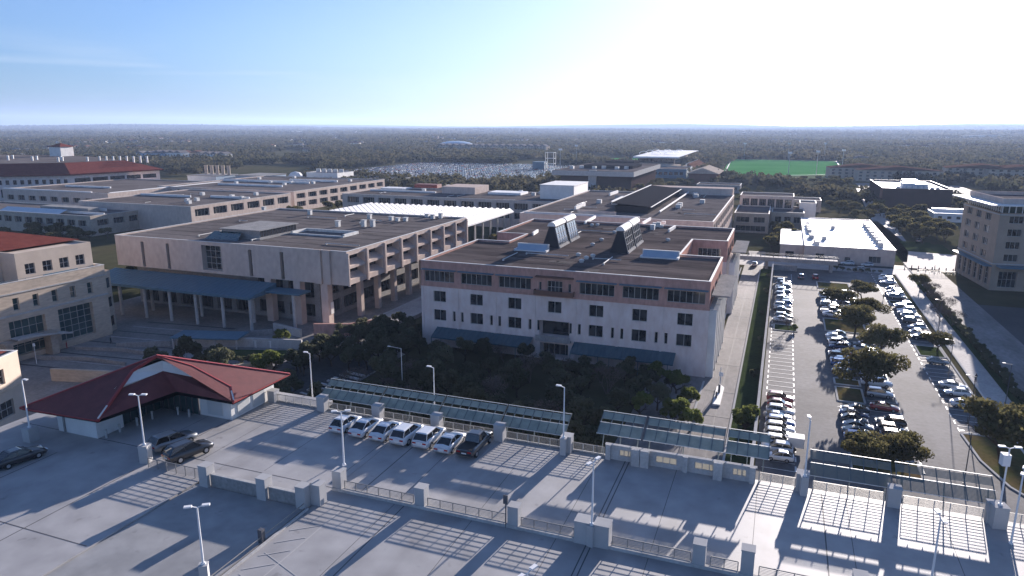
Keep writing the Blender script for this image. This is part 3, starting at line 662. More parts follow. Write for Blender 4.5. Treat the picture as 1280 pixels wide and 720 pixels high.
part(L1, 'entrance_canopy', 'conc', f)
part(L1, 'porch', 'tan', lambda b: (b.prism([Lp(26,-2.4),Lp(24.6,-2.4),Lp(24.6,-.02),Lp(26,-.02)],0,4.6), b.prism([Lp(16.6,-2.4),Lp(15,-2.4),Lp(15,-.02),Lp(16.6,-.02)],0,4.6), b.prism([Lp(26.2,-2.6),Lp(14.8,-2.6),Lp(14.8,-.02),Lp(26.2,-.02)],4.62,5.2)))
part(L1, 'flagpole_light', 'lampw', lambda b: (b.tube((*Lp(22,-5),0),(*Lp(22,-5),4),.06,.06,6), b.tube((*Lp(22,-5),4),(*Lp(22,-5),4.6),.28,.2,8)))

# small beige building nearer, its red roof just in the frame
Bx, By = -119.8, 77.0; ex, ey = .31, -.951
def Bp(u, w): return (Bx+ex*u+ey*w, By+ey*u-ex*w)
L2 = building('corner_hall', 'small beige three storey building with red roof edge at the left edge beside the pavilion', 'building', [Bp(40,0),Bp(0,0),Bp(0,26),Bp(40,26)], 0, 12.6, 'beigew', 'conc',
    {0: [(40-b_, 40-a_, v0, v1, 2, 2, .4) for a_, b_ in ((3.6,5.2),(9.5,11.1),(16,17.6),(24,25.6)) for v0, v1 in ((8.0,10.6),)] + [(40-b_, 40-a_, 2.2, 5.0, 3, 2, .4) for a_, b_ in ((2.6,6.4),(9.6,13.4),(18,22),(26,30))]}, par=.5)
part(L2, 'string_course', 'beige', lambda b: b.prism([Bp(40,-.2),Bp(0,-.2),Bp(0,-.02),Bp(40,-.02)], 6.6, 7.0))
def f(b):
    p = [(*Bp(39,1.0),12.75),(*Bp(1,1.0),12.75),(*Bp(1,25),12.75),(*Bp(39,25),12.75)]; r = [(*Bp(28,13),16.2),(*Bp(12,13),16.2)]
    b.face([p[0],p[1],r[1],r[0]]); b.face([p[1],p[2],r[1]]); b.face([p[2],p[3],r[0],r[1]]); b.face([p[3],p[0],r[0]])
part(L2, 'red_roof', 'redtile', f)

# ------------------------------------------------------------------ buildings on the right
W1 = building('flat_shed', 'single storey shed with bright white membrane roof and rows of vents beside the car park', 'building', [(9.5,283),(40,283),(40,372),(9.5,372)], 0, 6.2, 'precast', 'membrane', {0: [(4,7,1,3.4,2,1),(14,16,0.2,2.6,1,1),(22,26,1,3.4,3,1)], 1: row(10,2,88,2.4,.6,3,1,1)}, par=.3, capm='membrane')
part(W1, 'annex', 'precast', lambda b: b.box(1,9.4,287,330,0,5.4)); part(W1, 'annex_roof', 'membrane', lambda b: b.box(.8,9.45,286.8,330.2,5.42,5.7))
part(W1, 'annex_door', 'dark', lambda b: b.box(3,6,286.9,286.99,.1,3))
for k in range(9):
    y = 290+k*7.6; part(W1, 'rooftop_unit', 'unit', lambda b: (b.box(35.2,36.8,y,y+1.7,5.91,7.5), b.box(35,37,y-.1,y+1.8,7.5,7.65)))
for k, (x, y) in enumerate(((14,287),(13.5,291),(12.6,304),(12.4,308),(12.2,320),(12,325),(12,331),(11.8,337),(12,345),(17,302),(22,336))): part(W1, 'rooftop_unit', 'unit', lambda b: (b.box(x-.8,x+.8,y-.8,y+.8,5.91,7.2), b.box(x-.9,x+.9,y-.9,y+.9,7.2,7.35)))
for k in range(12): vent(W1, random.uniform(14,33), random.uniform(288,366), 5.9, .25, .6)

tq = thing('brick_tower', 'six storey tan office block with white overhanging roof at the right edge', 'building', (59,283,0), R(-90+6.6-0))
# local frame: +x runs from the far corner towards the camera along the west face, +y runs right (east)
tq['_org'] = [0,0,0]
wb = MB(); gbs = []
TL, TW, TH = 30.5, 46, 24.0
TP = [(0,0),(TL,0),(TL,TW),(0,TW)]
west = [h for k in range(4) for h in row(3,2,26,4.4,9.2+3.9*k,11.4+3.9*k,3,1,.35)] + row(6,1,29,3.2,1.2,6.8,2,3,.5)
south = [h for k in range(4) for h in row(6,1,45,3.8,9.2+3.9*k,11.4+3.9*k,3,1,.35)] + row(6,1,45,5,1,6,4,2,.5)
facade(wb, gbs, TP[0], TP[1], 0, TH, west); facade(wb, gbs, TP[1], TP[2], 0, TH, south); facade(wb, gbs, TP[2], TP[3], 0, TH, []); facade(wb, gbs, TP[3], TP[0], 0, TH, [])
wb.build('wall', mat('office_brick', (.40,.32,.25), .85, (.35,.28,.22), .3), tq)
for gl, fr in gbs: w = gl.build('window', M['glass'], tq); fr.build('frame', M['frame'], w)
part(tq, 'glass_attic', 'tglass', lambda b: b.box(1.2,TL-1.2,1.2,TW-1,TH,TH+2.2))
for i in range(16): part(tq, 'attic_post', 'lampw', lambda b: (b.box(.7+i*1.8,.95+i*1.8,.9,1.15,TH,TH+2.2), b.bar((.8+i*1.8,1,TH+.3),(.8+i*1.8,-1.2,TH+2.1),.15,.15)))
for i in range(24): part(tq, 'attic_post', 'lampw', lambda b: b.box(TL-1.1,TL-.85,.7+i*1.8,.95+i*1.8,TH,TH+2.2))
rr = part(tq, 'roof', 'membrane', lambda b: b.box(-2.5,TL+1.6,-3.2,TW+2,TH+2.22,TH+2.6))
part(tq, 'parapet', 'precast', lambda b: (b.box(1,TL-2,1,1.5,TH+2.61,TH+4.3), b.box(TL-2.5,TL-2,1.5,TW,TH+2.61,TH+4.3), b.box(1,1.5,1.5,TW,TH+2.61,TH+4.3)))
part(tq, 'roof_deck', 'roofg', lambda b: b.box(1.52,TL-2.52,1.52,TW,TH+2.61,TH+3.2))
part(tq, 'entrance_canopy', 'bluemet', lambda b: (b.box(TL+.02,TL+4,1,TW,7.6,8.0), b.box(2,TL,-2.2,-.02,7.4,7.7)))
part(tq, 'stone_band', 'conc', lambda b: (b.box(-.1,TL+.12,-.12,-.01,8.2,8.5), b.box(-.1,TL+.12,-.12,-.01,23.4,23.7), b.box(TL+.01,TL+.12,0,TW,8.2,8.5), b.box(TL+.01,TL+.12,0,TW,23.4,23.7)))

B1 = block('brown_block', 'large dark brown windowless block behind the trees at the right', 58, 96, 492, 566, 12.4, None, None, wall='brown', roof='membrane', par=1.2)
part(B1, 'rooftop_unit', 'bluesky', lambda b: (b.box(70,84,500,512,11.22,15), b.box(72,80,514,522,11.22,16)))
part(B1, 'side_wall', 'corten', lambda b: b.box(57.6,57.98,490,500,6,12.3))
part(B1, 'rooftop_unit', 'unit', lambda b: [b.box(66+i*3.1,68+i*3.1,496,498,11.22,13.4) for i in range(8)] and None)
Wb = block('small_white_building', 'small low building with white roof between trees left of the tan office block', 76.5, 96, 430, 449, 4.6, row(4,1,18,2,1.5,3,1,1), row(3,1,18,2,1.5,3,1,1), wall='white', roof='membrane')
part(Wb, 'roof_parapet', 'membrane', lambda b: b.box(78,96,444,448,4.12,5.6))

DB = building('dark_glass_building', 'black walled building under a pale overhanging roof band, left of the arena', 'building', [(-162,532),(-107,532),(-107,640),(-162,640)], 0, 12.5, 'brown', 'roofg', {}, par=.2)
part(DB, 'roof_band', 'conc', lambda b: (b.box(-168,-104,526,646,12.6,16.2)))
part(DB, 'roof_top', 'roofg', lambda b: (b.box(-167.4,-104.6,526.6,645.4,16.22,16.4)))
part(DB, 'roof_plant', 'dark', lambda b: (b.box(-152,-112,560,600,16.42,19), b.box(-145,-120,606,630,16.42,20)))
part(DB, 'stair_tower', 'conc', lambda b: (b.box(-139,-133.5,528.5,531.9,0,16.8), b.box(-139.3,-138.5,528,528.49,0,16), b.box(-134,-133.2,528,528.49,0,16)))
part(DB, 'roof_units', 'unit', lambda b: [b.box(-160+i*6,-157+i*6,548+(i*7)%20,551+(i*7)%20,16.42,18.6) for i in range(8)] and None)

AR = thing('arena', 'arena with white curved roof trusses far behind the grey blocks', 'building', (-130,780,0)); AR['_org'] = [-130,780,0]
part(AR, 'wall', 'tan', lambda b: b.box(-150,-112,790,900,0,15)); part(AR, 'entrance_wing', 'tan', lambda b: b.box(-170,-105,760,789,0,9))
part(AR, 'roof', 'membrane', lambda b: (b.face([(-156,782,17),(-106,782,17),(-100,905,20),(-150,905,20)]), b.face([(-150,905,20),(-100,905,20),(-100,905,18),(-150,905,18)]), b.box(-156,-106,781.4,781.9,15.5,17)))
part(AR, 'wall_glazing', 'glass', lambda b: (b.box(-152,-113,789.2,789.9,10,14.6), b.box(-111.9,-111.6,792,898,4,13)))
def f(b):
    for x in (-148,-134,-120):
        for y in (800,840,880):
            for k in range(8):
                a0, a1 = math.pi*k/8, math.pi*(k+1)/8; b.bar((x+5*math.cos(a0),y,19+3*math.sin(a0)),(x+5*math.cos(a1),y,19+3*math.sin(a1)),.5,.5)
part(AR, 'roof_arches', 'lampw', f)
AR2 = block('grey_hall', 'blue grey low hall in front of the arena', -142, -88, 700, 748, 9, row(10,2,52,3.5,3,6,1,1), None, wall='bluemet')
FH = thing('gabled_hall', 'brick hall with pointed gable roof left of the green sports field', 'building', (-66,640,0)); FH['_org'] = [-66,640,0]
part(FH, 'wall', 'corten', lambda b: b.box(-78,-54,640,690,0,9))
part(FH, 'roof', 'tan', lambda b: (b.face([(-80,638,9.02),(-66,638,14),(-66,692,14),(-80,692,9.02)]), b.face([(-66,638,14),(-52,638,9.02),(-52,692,9.02),(-66,692,14)]), b.face([(-80,638,9.02),(-52,638,9.02),(-66,638,14)])))
block('shed_row', 'long low grey shed in front of the gabled brick hall', -62, -30, 560, 582, 6, row(7,1,31,2.6,2,4.4,1,1), None, wall='concd')
block('service_block', 'low brown service building beyond the wing at the road head', -14, 22, 452, 470, 7, row(7,1,35,3,3,5.4,1,1), None, wall='tan')
SB = thing('stadium_stand', 'striped spectator stand at the left end of the green sports field', 'stand', (-85,800,0)); SB['_org'] = [-85,800,0]
part(SB, 'seating', 'corten', lambda b: [b.box(-96+i*2.2,-94+i*2.2,770,870,0,10.5-i*1.3) for i in range(8)] and None)
part(SB, 'frame', 'lampw', lambda b: [b.bar((-97,y,0),(-97,y,11),.5,.5) for y in range(770,872,10)] and None)

# far red roofed hall at left
RH = thing('red_roofed_hall', 'wide pale hall with long red hip roofs and white roof flues, far left', 'building', (-480,330,0)); RH['_org'] = [-480,330,0]
wb = MB(); gbs = []
rhp = [(-640,300),(-505,318),(-463,352),(-452,418),(-560,470),(-700,470)]
q = [(a+480, c-330) for a, c in rhp]
for i in range(6):
    L = math.dist(q[i], q[(i+1) % 6])
    hs = (row(int(L/4.4), 1, L-1, 2.2, 10.6, 13.6, 1, 1, .5) + row(int(L/9), 1, L-1, 5, 2, 7.5, 2, 2, .6)) if i < 2 else (row(5,2,L-2,L/6,11,14,5,1,.5) if i == 2 else [])
    facade(wb, gbs, q[i], q[(i+1) % 6], 0, 16, hs)
wb.build('wall', M['lime'], RH)
for gl, fr in gbs[:70]: gl.build('window', M['glass'], RH)
ex_ = MB()
for gl, fr in gbs[70:]:
    k = len(ex_.v); ex_.v += gl.v; ex_.f += [tuple(i+k for i in f_) for f_ in gl.f]; ex_.m += gl.m
if ex_.f: part(RH, 'window', 'glass', lambda b: None) if False else ex_.build('window', M['glass'], RH)
oo = inset(rhp, -2.5); ii = inset(rhp, 20)
def f(b):
    for i in range(6):
        j = (i+1) % 6; b.face([(*oo[i],17.2),(*oo[j],17.2),(*ii[j],24),(*ii[i],24)]); b.face([(*oo[i],16.3),(*oo[j],16.3),(*oo[j],17.2),(*oo[i],17.2)])
    b.face([(*p,16.3) for p in reversed(oo)])
part(RH, 'red_roof', 'redtile', f)
part(RH, 'flat_roof', 'roofg', lambda b: b.face([(*p,23.9) for p in ii]))
part(RH, 'tower', 'white', lambda b: b.box(-600,-586,440,452,16,32)); part(RH, 'tower_roof', 'redtile', lambda b: (b.face([(-601,439,32),(-585,439,32),(-593,446,35)]), b.face([(-585,439,32),(-585,453,32),(-593,446,35)]), b.face([(-585,453,32),(-601,453,32),(-593,446,35)]), b.face([(-601,453,32),(-601,439,32),(-593,446,35)])))
for i in range(14):
    x = -640+i*11.5+(i%3)*2; y = 372+(i*13)%22; part(RH, 'roof_flue', 'white', lambda b: (b.tube((x,y,23.9),(x,y,26.3),.7,.7,8), b.tube((x,y,26.3),(x,y,27),1.0,.6,8)))
for i in range(8):
    x = -492+i*4.5; y = 400+i*2.2; part(RH, 'roof_flue', 'white', lambda b: (b.tube((x,y,22),(x,y,26.4),.7,.7,8), b.tube((x,y,26.4),(x,y,27),1.0,.6,8)))
UT = thing('utility_plant', 'pale blue utility plant with four round stacks behind the red roofed hall', 'building', (-440,470,0)); UT['_org'] = [-440,470,0]
part(UT, 'wall', 'bluesky', lambda b: b.box(-462,-432,455,480,0,9.5)); part(UT, 'annex', 'bluesky', lambda b: b.box(-430,-402,475,505,0,9))
part(UT, 'roof', 'concd', lambda b: (b.box(-462.4,-431.6,454.6,480.4,9.51,10), b.box(-430.4,-401.6,474.6,505.4,9.01,9.5)))
for i in range(5): part(UT, 'stack', 'tan', lambda b: (b.tube((-456+i*6,470,10),(-456+i*6,470,17),1.3,1.3,10), b.tube((-456+i*6,470,17),(-456+i*6,470,17.4),1.6,1.6,10)))
tk = thing('storage_tank', 'round white storage tank with domed top beside the utility plant', 'tank', (-392,505,0)); tk['_org'] = [-392,505,0]
part(tk, 'shell', 'white', lambda b: b.tube((-392,505,0),(-392,505,8),6,6,20)); part(tk, 'dome', 'white', lambda b: (b.tube((-392,505,8.01),(-392,505,10.5),6,4,20), b.tube((-392,505,10.5),(-392,505,11.5),4,.5,20)))
W3 = block('chiller_block', 'white cooling plant block with rooftop fans before the far trees', -392, -360, 520, 545, 10, None, row(3,1,24,4,2,6,2,1), wall='white')
part(W3, 'fan', 'unit', lambda b: [b.tube((-388+i*6,532,9.6),(-388+i*6,532,12.5),2,2,10) for i in range(5)] and None)
# ------------------------------------------------------------------ parking garage: roof deck, ramp, pillars
DZ = 17.0
GX = [19-7.55*k for k in range(11)]
pg = thing('parking_garage', 'concrete parking garage whose sunlit roof deck fills the foreground', 'garage', (0,0,0)); pg['_org'] = [0,0,0]
def f(b):
    b.box(-80,-49.72,2,46.5,DZ-.5,DZ); b.box(-80,-49.72,46.5,68.2,DZ-.5,DZ); b.box(-49.68,-36.92,46.72,65.75,DZ-.5,DZ); b.box(-36.88,46,2,65.75,DZ-.5,DZ)
part(pg, 'roof_deck', 'deck', f)
part(pg, 'ramp_deck', 'ramp', lambda b: b.box(-49.66,-36.94,2,46.28,16.4,16.86))
def f(b):
    for z in (3.5,8,12.5): b.box(-79,45,3,65.2,z-.4,z)
part(pg, 'lower_floor', 'conc', f)
def f(b):
    for z0, z1 in ((0,1),(3.5,4.7),(8,9.2),(12.5,13.7),(16.1,16.49)): b.box(-79.9,45.9,65.3,65.6,z0,z1); b.box(45.4,45.8,3,65.2,z0,z1); b.box(-79.9,-79.5,3,65.2,z0,z1)
part(pg, 'facade_band', 'conc', f)
def pillar(x, y, w=.5, h=1.9, z=DZ, m='concs', d=None):
    d = d or w; return part(pg, 'pillar', m, lambda b: (b.box(x-w,x+w,y-d,y+d,z-.02,z+h), b.box(x-w-.04,x+w+.04,y-d-.04,y+d+.04,z+h,z+h+.08)))
for k, x in enumerate(GX):
    if 3 <= k <= 4: continue
    if x > -52: pillar(x, 65.2, .52, 1.75)
for x in (-56.6,): pillar(x+.3, 65.4, .5, 1.4)
for x in (-36.3,-27.7,-18.9,-12.9,-11.3,-3.7,-.2,7.4,15,22.5): pillar(x, 50.1, .47 if x not in (-12.9,-11.3) else .62, 1.9 if x != -.2 else 2.2)
for x in (-48.6,-41.9,-37.6,-36.6): pillar(x, 46.5 if x != -36.6 else 47.3, .5, 2.1, z=16.8)
part(pg, 'parapet', 'concd', lambda b: (b.box(-48.05,-42.45,46.38,46.62,16.5,18.05), b.box(-41.35,-38.15,46.38,46.62,16.5,18.05)))
part(pg, 'parapet_cap', 'conc', lambda b: (b.box(-48.05,-42.45,46.33,46.67,18.06,18.14), b.box(-41.35,-38.15,46.33,46.67,18.06,18.14)))
part(pg, 'edge_kerb', 'conc', lambda b: (b.box(-36.86,46,49.56,49.86,DZ+.005,DZ+.3), b.box(-36.92,-36.72,10,46,DZ+.005,DZ+.14), b.box(-58,-.4,65.46,65.7,DZ+.005,DZ+.14)))
def f(b):
    for y0, y1, x in ((2,46,-57.3),(50.2,65,-57.3),(50.4,65,-12.6),(50.4,65,-12.2),(50.4,65,5.6),(2,49.5,-12.5),(2,49.5,-12.1),(2,49.5,5.4),(2,49.5,-29.2),(50.4,65,-34.2),(2,46,-68)):
        b.box(x-.05,x+.05,y0,y1,DZ+.003,DZ+.006)
    for k in range(13):
        x = 22.7-7.55*k
        if x > -36: b.box(x-.025,x+.025,2,49.5,DZ+.002,DZ+.005)
        b.box(x-.025,x+.025,50.4,65,DZ+.002,DZ+.005)
    for x0, x1, y in ((-79,-50,35),(-36.5,45,35.2),(-79,-50,20),(-36.5,45,18.5),(-79,-37,50)): b.box(x0,x1,y-.05,y+.05,DZ+.004,DZ+.007)
part(pg, 'deck_joints', 'joint', f)
def f(b):
    for i in range(24):
        x = -70+i*2.75
        if x > -30 and x < 40: b.box(x-.05,x+.05,30,35,DZ+.01,DZ+.014)
    for i in range(7): y = 22+i*2.9; b.bar((-36.0,y,DZ+.012),(-31.2,y-1.8,DZ+.012),.07,.006)
    for i in range(14): y = 18+i*1.9; b.bar((-36.2,y,DZ+.016),(-34.3,y+1.5,DZ+.016),.09,.006)
    b.box(-34.1,-34.0,16,47,DZ+.01,DZ+.014)
    for i in range(8): x = -44.75+2.6*i; b.box(x-.06,x+.06,59.6,64.9,DZ+.01,DZ+.014)
part(pg, 'deck_markings', 'faint', f)
part(pg, 'ramp_rail', 'rail', lambda b: (b.bar((-37.2,10,17.0),(-37.2,46,17.0),.08,.08), b.bar((-37.2,10,17.5),(-37.2,46,17.5),.06,.06)))
for y in (40.6,30.8,21): part(pg, 'ramp_post', 'dframe', lambda b: b.box(-37.5,-37.1,y-.2,y+.2,16.87,18.1))
part(pg, 'sign_pole', 'dframe', lambda b: (b.tube((-19.5,49.6,DZ),(-19.5,49.6,DZ+3.0),.06,.06,6), b.box(-19.7,-19.3,49.5,49.58,DZ+2.2,DZ+3.0)))
# solid wall with translucent panels between the two middle bays
M['panel'] = mat('translucent_panel', (.62,.58,.48), .5)
n_ = M['panel'].node_tree; tr = n_.nodes.new('ShaderNodeBsdfTranslucent'); tr.inputs[0].default_value = (.5,.48,.42,1); ms = n_.nodes.new('ShaderNodeMixShader'); ms.inputs[0].default_value = .42
n_.links.new(n_.nodes['Principled BSDF'].outputs[0], ms.inputs[1]); n_.links.new(tr.outputs[0], ms.inputs[2]); n_.links.new(ms.outputs[0], n_.nodes['Material Output'].inputs[0])
ww = thing('deck_wall', 'solid shaded wall with four groups of pale panel windows on the roof deck', 'wall', (-14.6,65,DZ)); ww['_org'] = [-14.6,65,0]
WH = [(1.35,2.75,.55,1.15),(5.0,7.1,.5,1.15),(8.75,10.9,.5,1.15),(12.3,13.6,.5,1.15)]
wb = MB(); gbs = []
facade(wb, gbs, (0,0), (14.4,0), 0, 1.5, [(*h,0,0,.3) for h in WH], .3); facade(wb, gbs, (14.4,.3), (0,.3), 0, 1.5, [(14.4-h[1],14.4-h[0],h[2],h[3],0,0,.001) for h in WH], .3)
wb.box(-.1,14.5,-.06,.36,1.5,1.6); wb.face([(0,0,0),(0,0,1.5),(0,.3,1.5),(0,.3,0)]); wb.face([(14.4,0,0),(14.4,.3,0),(14.4,.3,1.5),(14.4,0,1.5)])
wb.build('wall', M['conc'], ww)
for a, c, e, g_ in WH:
    b = MB(); n = 3 if c-a > 1.5 else 2; n = 3
    b.box(a+.002, c-.002, .12, .15, e+.002, g_-.002); pn = b.build('panel', M['panel'], ww)
    b = MB()
    for i in range(n+1): u = a+.04+(c-a-.08)*i/n; b.box(u-.035, u+.035, .06, .115, e+.002, g_-.002)
    b.build('frame', M['concs'], pn)
for x in (0.25,3.55,7.9,11.2,14.1):
    b = MB(); b.box(x-.25,x+.25,-.3,-.003,0,1.62); b.build('pilaster', M['conc'], ww)
for x in (3.1,4.0,11.0):
    b = MB(); b.box(x-.42,x+.42,-.75,-.31,0,1.75); b.build('pier', M['conc'], ww)

# ------------------------------------------------------------------ railings
def railing(label, x0, x1, y, z=DZ, h=1.0, group='steel bar railings of the roof deck', n=9, pm='railp', bm='rail', bw=.013):
    t = thing('metal_railing', label, 'railing', (x0, y, z), 0, group); L = x1-x0
    b = MB(); k = max(2, round(L/1.25))
    for i in range(k+1): b2 = MB(); x = L*i/k; b2.box(x-.035,x+.035,-.035,.035,0,h); b2.build('post', M[pm], t)
    b.box(0,L,-.03,.03,h,h+.05); b.build('top_rail', M[bm], t)
    b = MB()
    for i in range(n): v = .10+(h-.16)*i/(n-1); b.box(0,L,.036,.06,v-bw,v+bw)
    b.build('bars', M[bm], t)
    return t
PL = ['beside the red roofed pavilion','left of the parked white cars','behind the first white cars','behind the middle white cars','behind the last white and the dark car','behind the bare deck bay right of the dark car','left of the solid wall with pale windows']
xs = [-57.5]+[x for x in reversed(GX) if -52 < x < -17]
for i, (a, c) in enumerate(zip(xs, xs[1:])): railing('grey bar railing along the far deck edge, '+PL[min(i,6)], a+.7, c-.7, 65.35, n=10)
railing('short grey bar railing left of the solid wall with pale windows', -18.2, -14.9, 65.35, n=10)
railing('grey bar railing right of the solid wall with pale windows', .1, 3.3, 65.35, n=10)
railing('grey bar railing before the first dark louvred canopy at right', 4.8, 10.7, 65.35, n=10)
railing('grey bar railing before the second dark louvred canopy at right', 12.2, 18.3, 65.35, n=10)
railing('grey bar railing at the far right end of the far deck edge', 19.8, 30, 65.35, n=10)
LL = ['left end','second bay','third bay','under the double pillar lamp','right of the double pillar','short bay','right of the tall pillar','shaded bay','right end']
lx = [-36.3,-27.7,-18.9,-12.9]
for i, (a, c) in enumerate(zip(lx, lx[1:])): railing('grey bar railing across the middle of the deck, '+['left bay beside the ramp','second bay from the ramp','third bay from the ramp'][i], a+.65, c-.75, 49.95, pm='cable', bm='cable', bw=.015, n=8)
for i, (a, c) in enumerate(zip([-11.3,-3.7,-.2,7.4,15],[-3.7,-.2,7.4,15,22.5])): railing('grey bar railing across the middle of the deck, '+['right of the double pillar','between the two last pillars in view','beyond the tallest pillar','in the shade at lower right','at the lower right corner'][i], a+.85, c-.65, 49.95, pm='cable', bm='cable', bw=.015, n=8)

railing('dark bar railing between the lamp block and the first ramp pillar', -56.4, -49.3, 46.9, pm='cable', bm='cable', bw=.015, n=8)

# ------------------------------------------------------------------ louvred canopies outside the far edge
def canopy(label, x0, x1, front, rear, slot=.50, bl=1.0, mt='louv'):
    (fy_, fz_), (ry, rz_) = front, rear; t = thing('louvred_canopy', label, 'canopy', (x0, fy_, fz_), 0, 'louvred canopies along the far deck edge')
    L = x1-x0; D = Vector((0, ry-fy_, rz_-fz_)); S = D.length; D.normalize(); Nn = Vector((0,-D.z,D.y))
    fr = MB(); k = max(3, round(L/1.12))
    for i in range(k+1): x = .06+(L-.12)*i/k; r = MB(); r.bar((x,0,-.03),(x,*(D*S)[1:]),.07,.10); r.build('rib', M['rib'], t)
    for s in (0, slot*S-.02, S): p = D*s; fr.bar((0,p.y,p.z+.04),(L,p.y,p.z+.04),.06,.05)
    fr.build('beam', M['louvframe'], t)
    b = MB(); s = .16; n = 0
    while s < S-.1:
        if not (slot*S-.06 < s < slot*S+.50):
            p = D*s; a = p+(Nn*.035+D*.04)*bl; c = p-(Nn*.035+D*.03)*bl
            b.face([(.02,a.y,a.z),(L-.02,a.y,a.z),(L-.02,c.y,c.z),(.02,c.y,c.z)])
        s += .125
    b.build('slats', M[mt], t)
    b = MB()
    for x in (.5, L/2, L-.5): b = MB(); b.bar((x,.3,-1.9-(fz_-18.3)),(x,ry-fy_-1.3,(rz_-fz_)*.6-.1),.1,.1); b.build('strut', M['rib'], t)
    return t
CF, CR = (65.75,18.3), (68.4,19.72)
for i, (a, c) in enumerate(((-49.9,-42.0),(-41.9,-34.2),(-34.1,-26.6),(-26.5,-19.2))):
    canopy('teal grey louvred canopy along the deck edge, '+['leftmost of all','second from the left','behind the last white cars','just left of the tall pole lamp'][i], a, c, CF, CR)
for i, (a, c) in enumerate(((-15.9,-11.3),(-11.1,-3.3),(-3.1,.9))): canopy('raised louvred canopy above the solid wall, '+['short left one','long middle one','short right one'][i], a, c, (66.0,19.1), (69.1,20.35))
canopy('dark see-through louvred canopy at right, left one of the pair', 4.5, 11.4, CF, CR, bl=.72, mt='rib')
canopy('dark see-through louvred canopy at right, right one of the pair', 11.7, 19.4, CF, CR, bl=.72, mt='rib')

# ------------------------------------------------------------------ red roofed stair pavilion on the deck
pv = thing('stair_pavilion', 'glazed stair pavilion with large red hipped roof standing on the deck', 'pavilion', (-65.6,57.4,DZ)); pv['_org'] = [-65.6,57.4,DZ]
A=(-75.8,48,20); Bq=(-64.8,48.5,20.05); Dq=(-55.1,57.5,20.05); Eq=(-55.2,67.4,20); Pk=(-65.6,57.4,24.3); Nw=(-75.8,67.4,20)
K1=(-66.8,55.0,23.15); K2=(-62.2,59.1,22.9); K3=(-57.2,59.5,20.9)
part(pv, 'roof', 'redroof', lambda b: (b.face([A,Bq,K1,Pk]), b.face([Pk,K2,K3]), b.face([Pk,K3,Dq]) , b.face([Pk,Dq,Eq]), b.face([Pk,Eq,Nw]), b.face([Pk,Nw,A])))
def f(b):
    for p, q in zip([Bq,K1,Pk,K2,K3,Dq],[K1,Pk,K2,K3,Dq]): 
        p = Vector(p); q = Vector(q); b.bar(p-Vector((0,0,.1)), q-Vector((0,0,.1)), .2, .3)
    for p, q in ((A,Bq),(Dq,Eq),(Eq,Nw),(Nw,A)): b.bar(Vector(p)-Vector((0,0,.08)), Vector(q)-Vector((0,0,.08)), .12, .14)
part(pv, 'fascia', 'redfascia', f)
part(pv, 'ridge_cap', 'redfascia', lambda b: (b.bar(A,Pk,.3,.14), b.bar(Pk,Eq,.3,.14)))
part(pv, 'gutter_pipe', 'white', lambda b: (b.bar((-64.8,48.6,20.2),(-65.3,50.2,20.95),.14,.14), b.bar((-55.2,57.7,20.2),(-56.1,58.4,20.9),.14,.14)))
l1=(-66.9,52.2,21.65); l0=(-64.9,57.9,22.9); l2=(-58.9,58.9,21.8); Cq=(-65.6,56.6,20.05)
Cq=(-63.0,57.2,20.3)
part(pv, 'clerestory', 'white', lambda b: (b.face([(-66.9,52.3,21.5),(-65.2,57.7,22.3),(-65.2,57.7,23.6),(-66.9,54.9,22.95),(-66.6,52.3,21.9)]), b.face([(-65.2,57.7,22.3),(-58.6,59.3,21.2),(-58.6,59.5,21.5),(-62.2,59.2,22.75),(-65.2,57.7,23.6)])))
part(pv, 'lower_roof', 'redroof', lambda b: (b.face([Bq,Cq,(-65.2,57.65,22.35),(-66.9,52.2,21.55)]), b.face([Cq,Dq,(-57.6,59.2,20.95),(-58.6,59.25,21.25),(-65.2,57.65,22.35)])))
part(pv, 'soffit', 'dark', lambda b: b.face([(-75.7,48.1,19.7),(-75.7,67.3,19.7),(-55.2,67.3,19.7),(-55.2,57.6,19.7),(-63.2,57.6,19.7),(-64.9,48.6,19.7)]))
part(pv, 'wall', 'white', lambda b: (b.box(-72.9,-67.0,49.9,53.2,DZ,19.68), b.box(-61.6,-57.0,59.0,66.4,DZ,19.68), b.box(-74.6,-74.2,53.3,66.4,DZ,19.68)))
part(pv, 'door_panel', 'louvframe', lambda b: (b.box(-60.4,-58.2,58.93,58.99,DZ+.3,19.2), b.box(-56.99,-56.93,60,62,DZ+.2,19.3), b.box(-56.99,-56.93,62.6,64.6,DZ+.2,19.3)))
part(pv, 'wall_band', 'concd', lambda b: (b.box(-72.0,-71.7,49.82,49.89,DZ,19.6),))
gb = part(pv, 'glass_wall', 'tglass', lambda b: (b.box(-67.6,-67.5,53.3,58.9,DZ,19.68), b.box(-67.5,-61.7,58.9,59.0,DZ,19.68)))
def f(b):
    for i in range(6): b.box(-67.48,-67.38,53.4+i*1.07,53.5+i*1.07,DZ,19.66)
    for i in range(7): b.box(-67.2+i*.92,-67.1+i*.92,58.78,58.88,DZ,19.66)
part(pv, 'mullion', 'dframe', f, parent=gb)
for x, y in ((-66.3,50.4),(-66.2,52),(-65.9,54),(-65.8,56),(-64,58),(-62.3,58)): part(pv, 'bollard', 'conc', lambda b: b.tube((x,y,DZ),(x,y,DZ+.95),.12,.12,8))
for x in (-76.5,-75.2,-73.9): pass
# scissor railings west of the pavilion
railing('white stair railing at the left frame edge beside the pavilion', -84, -78.6, 47, n=4, group=None)

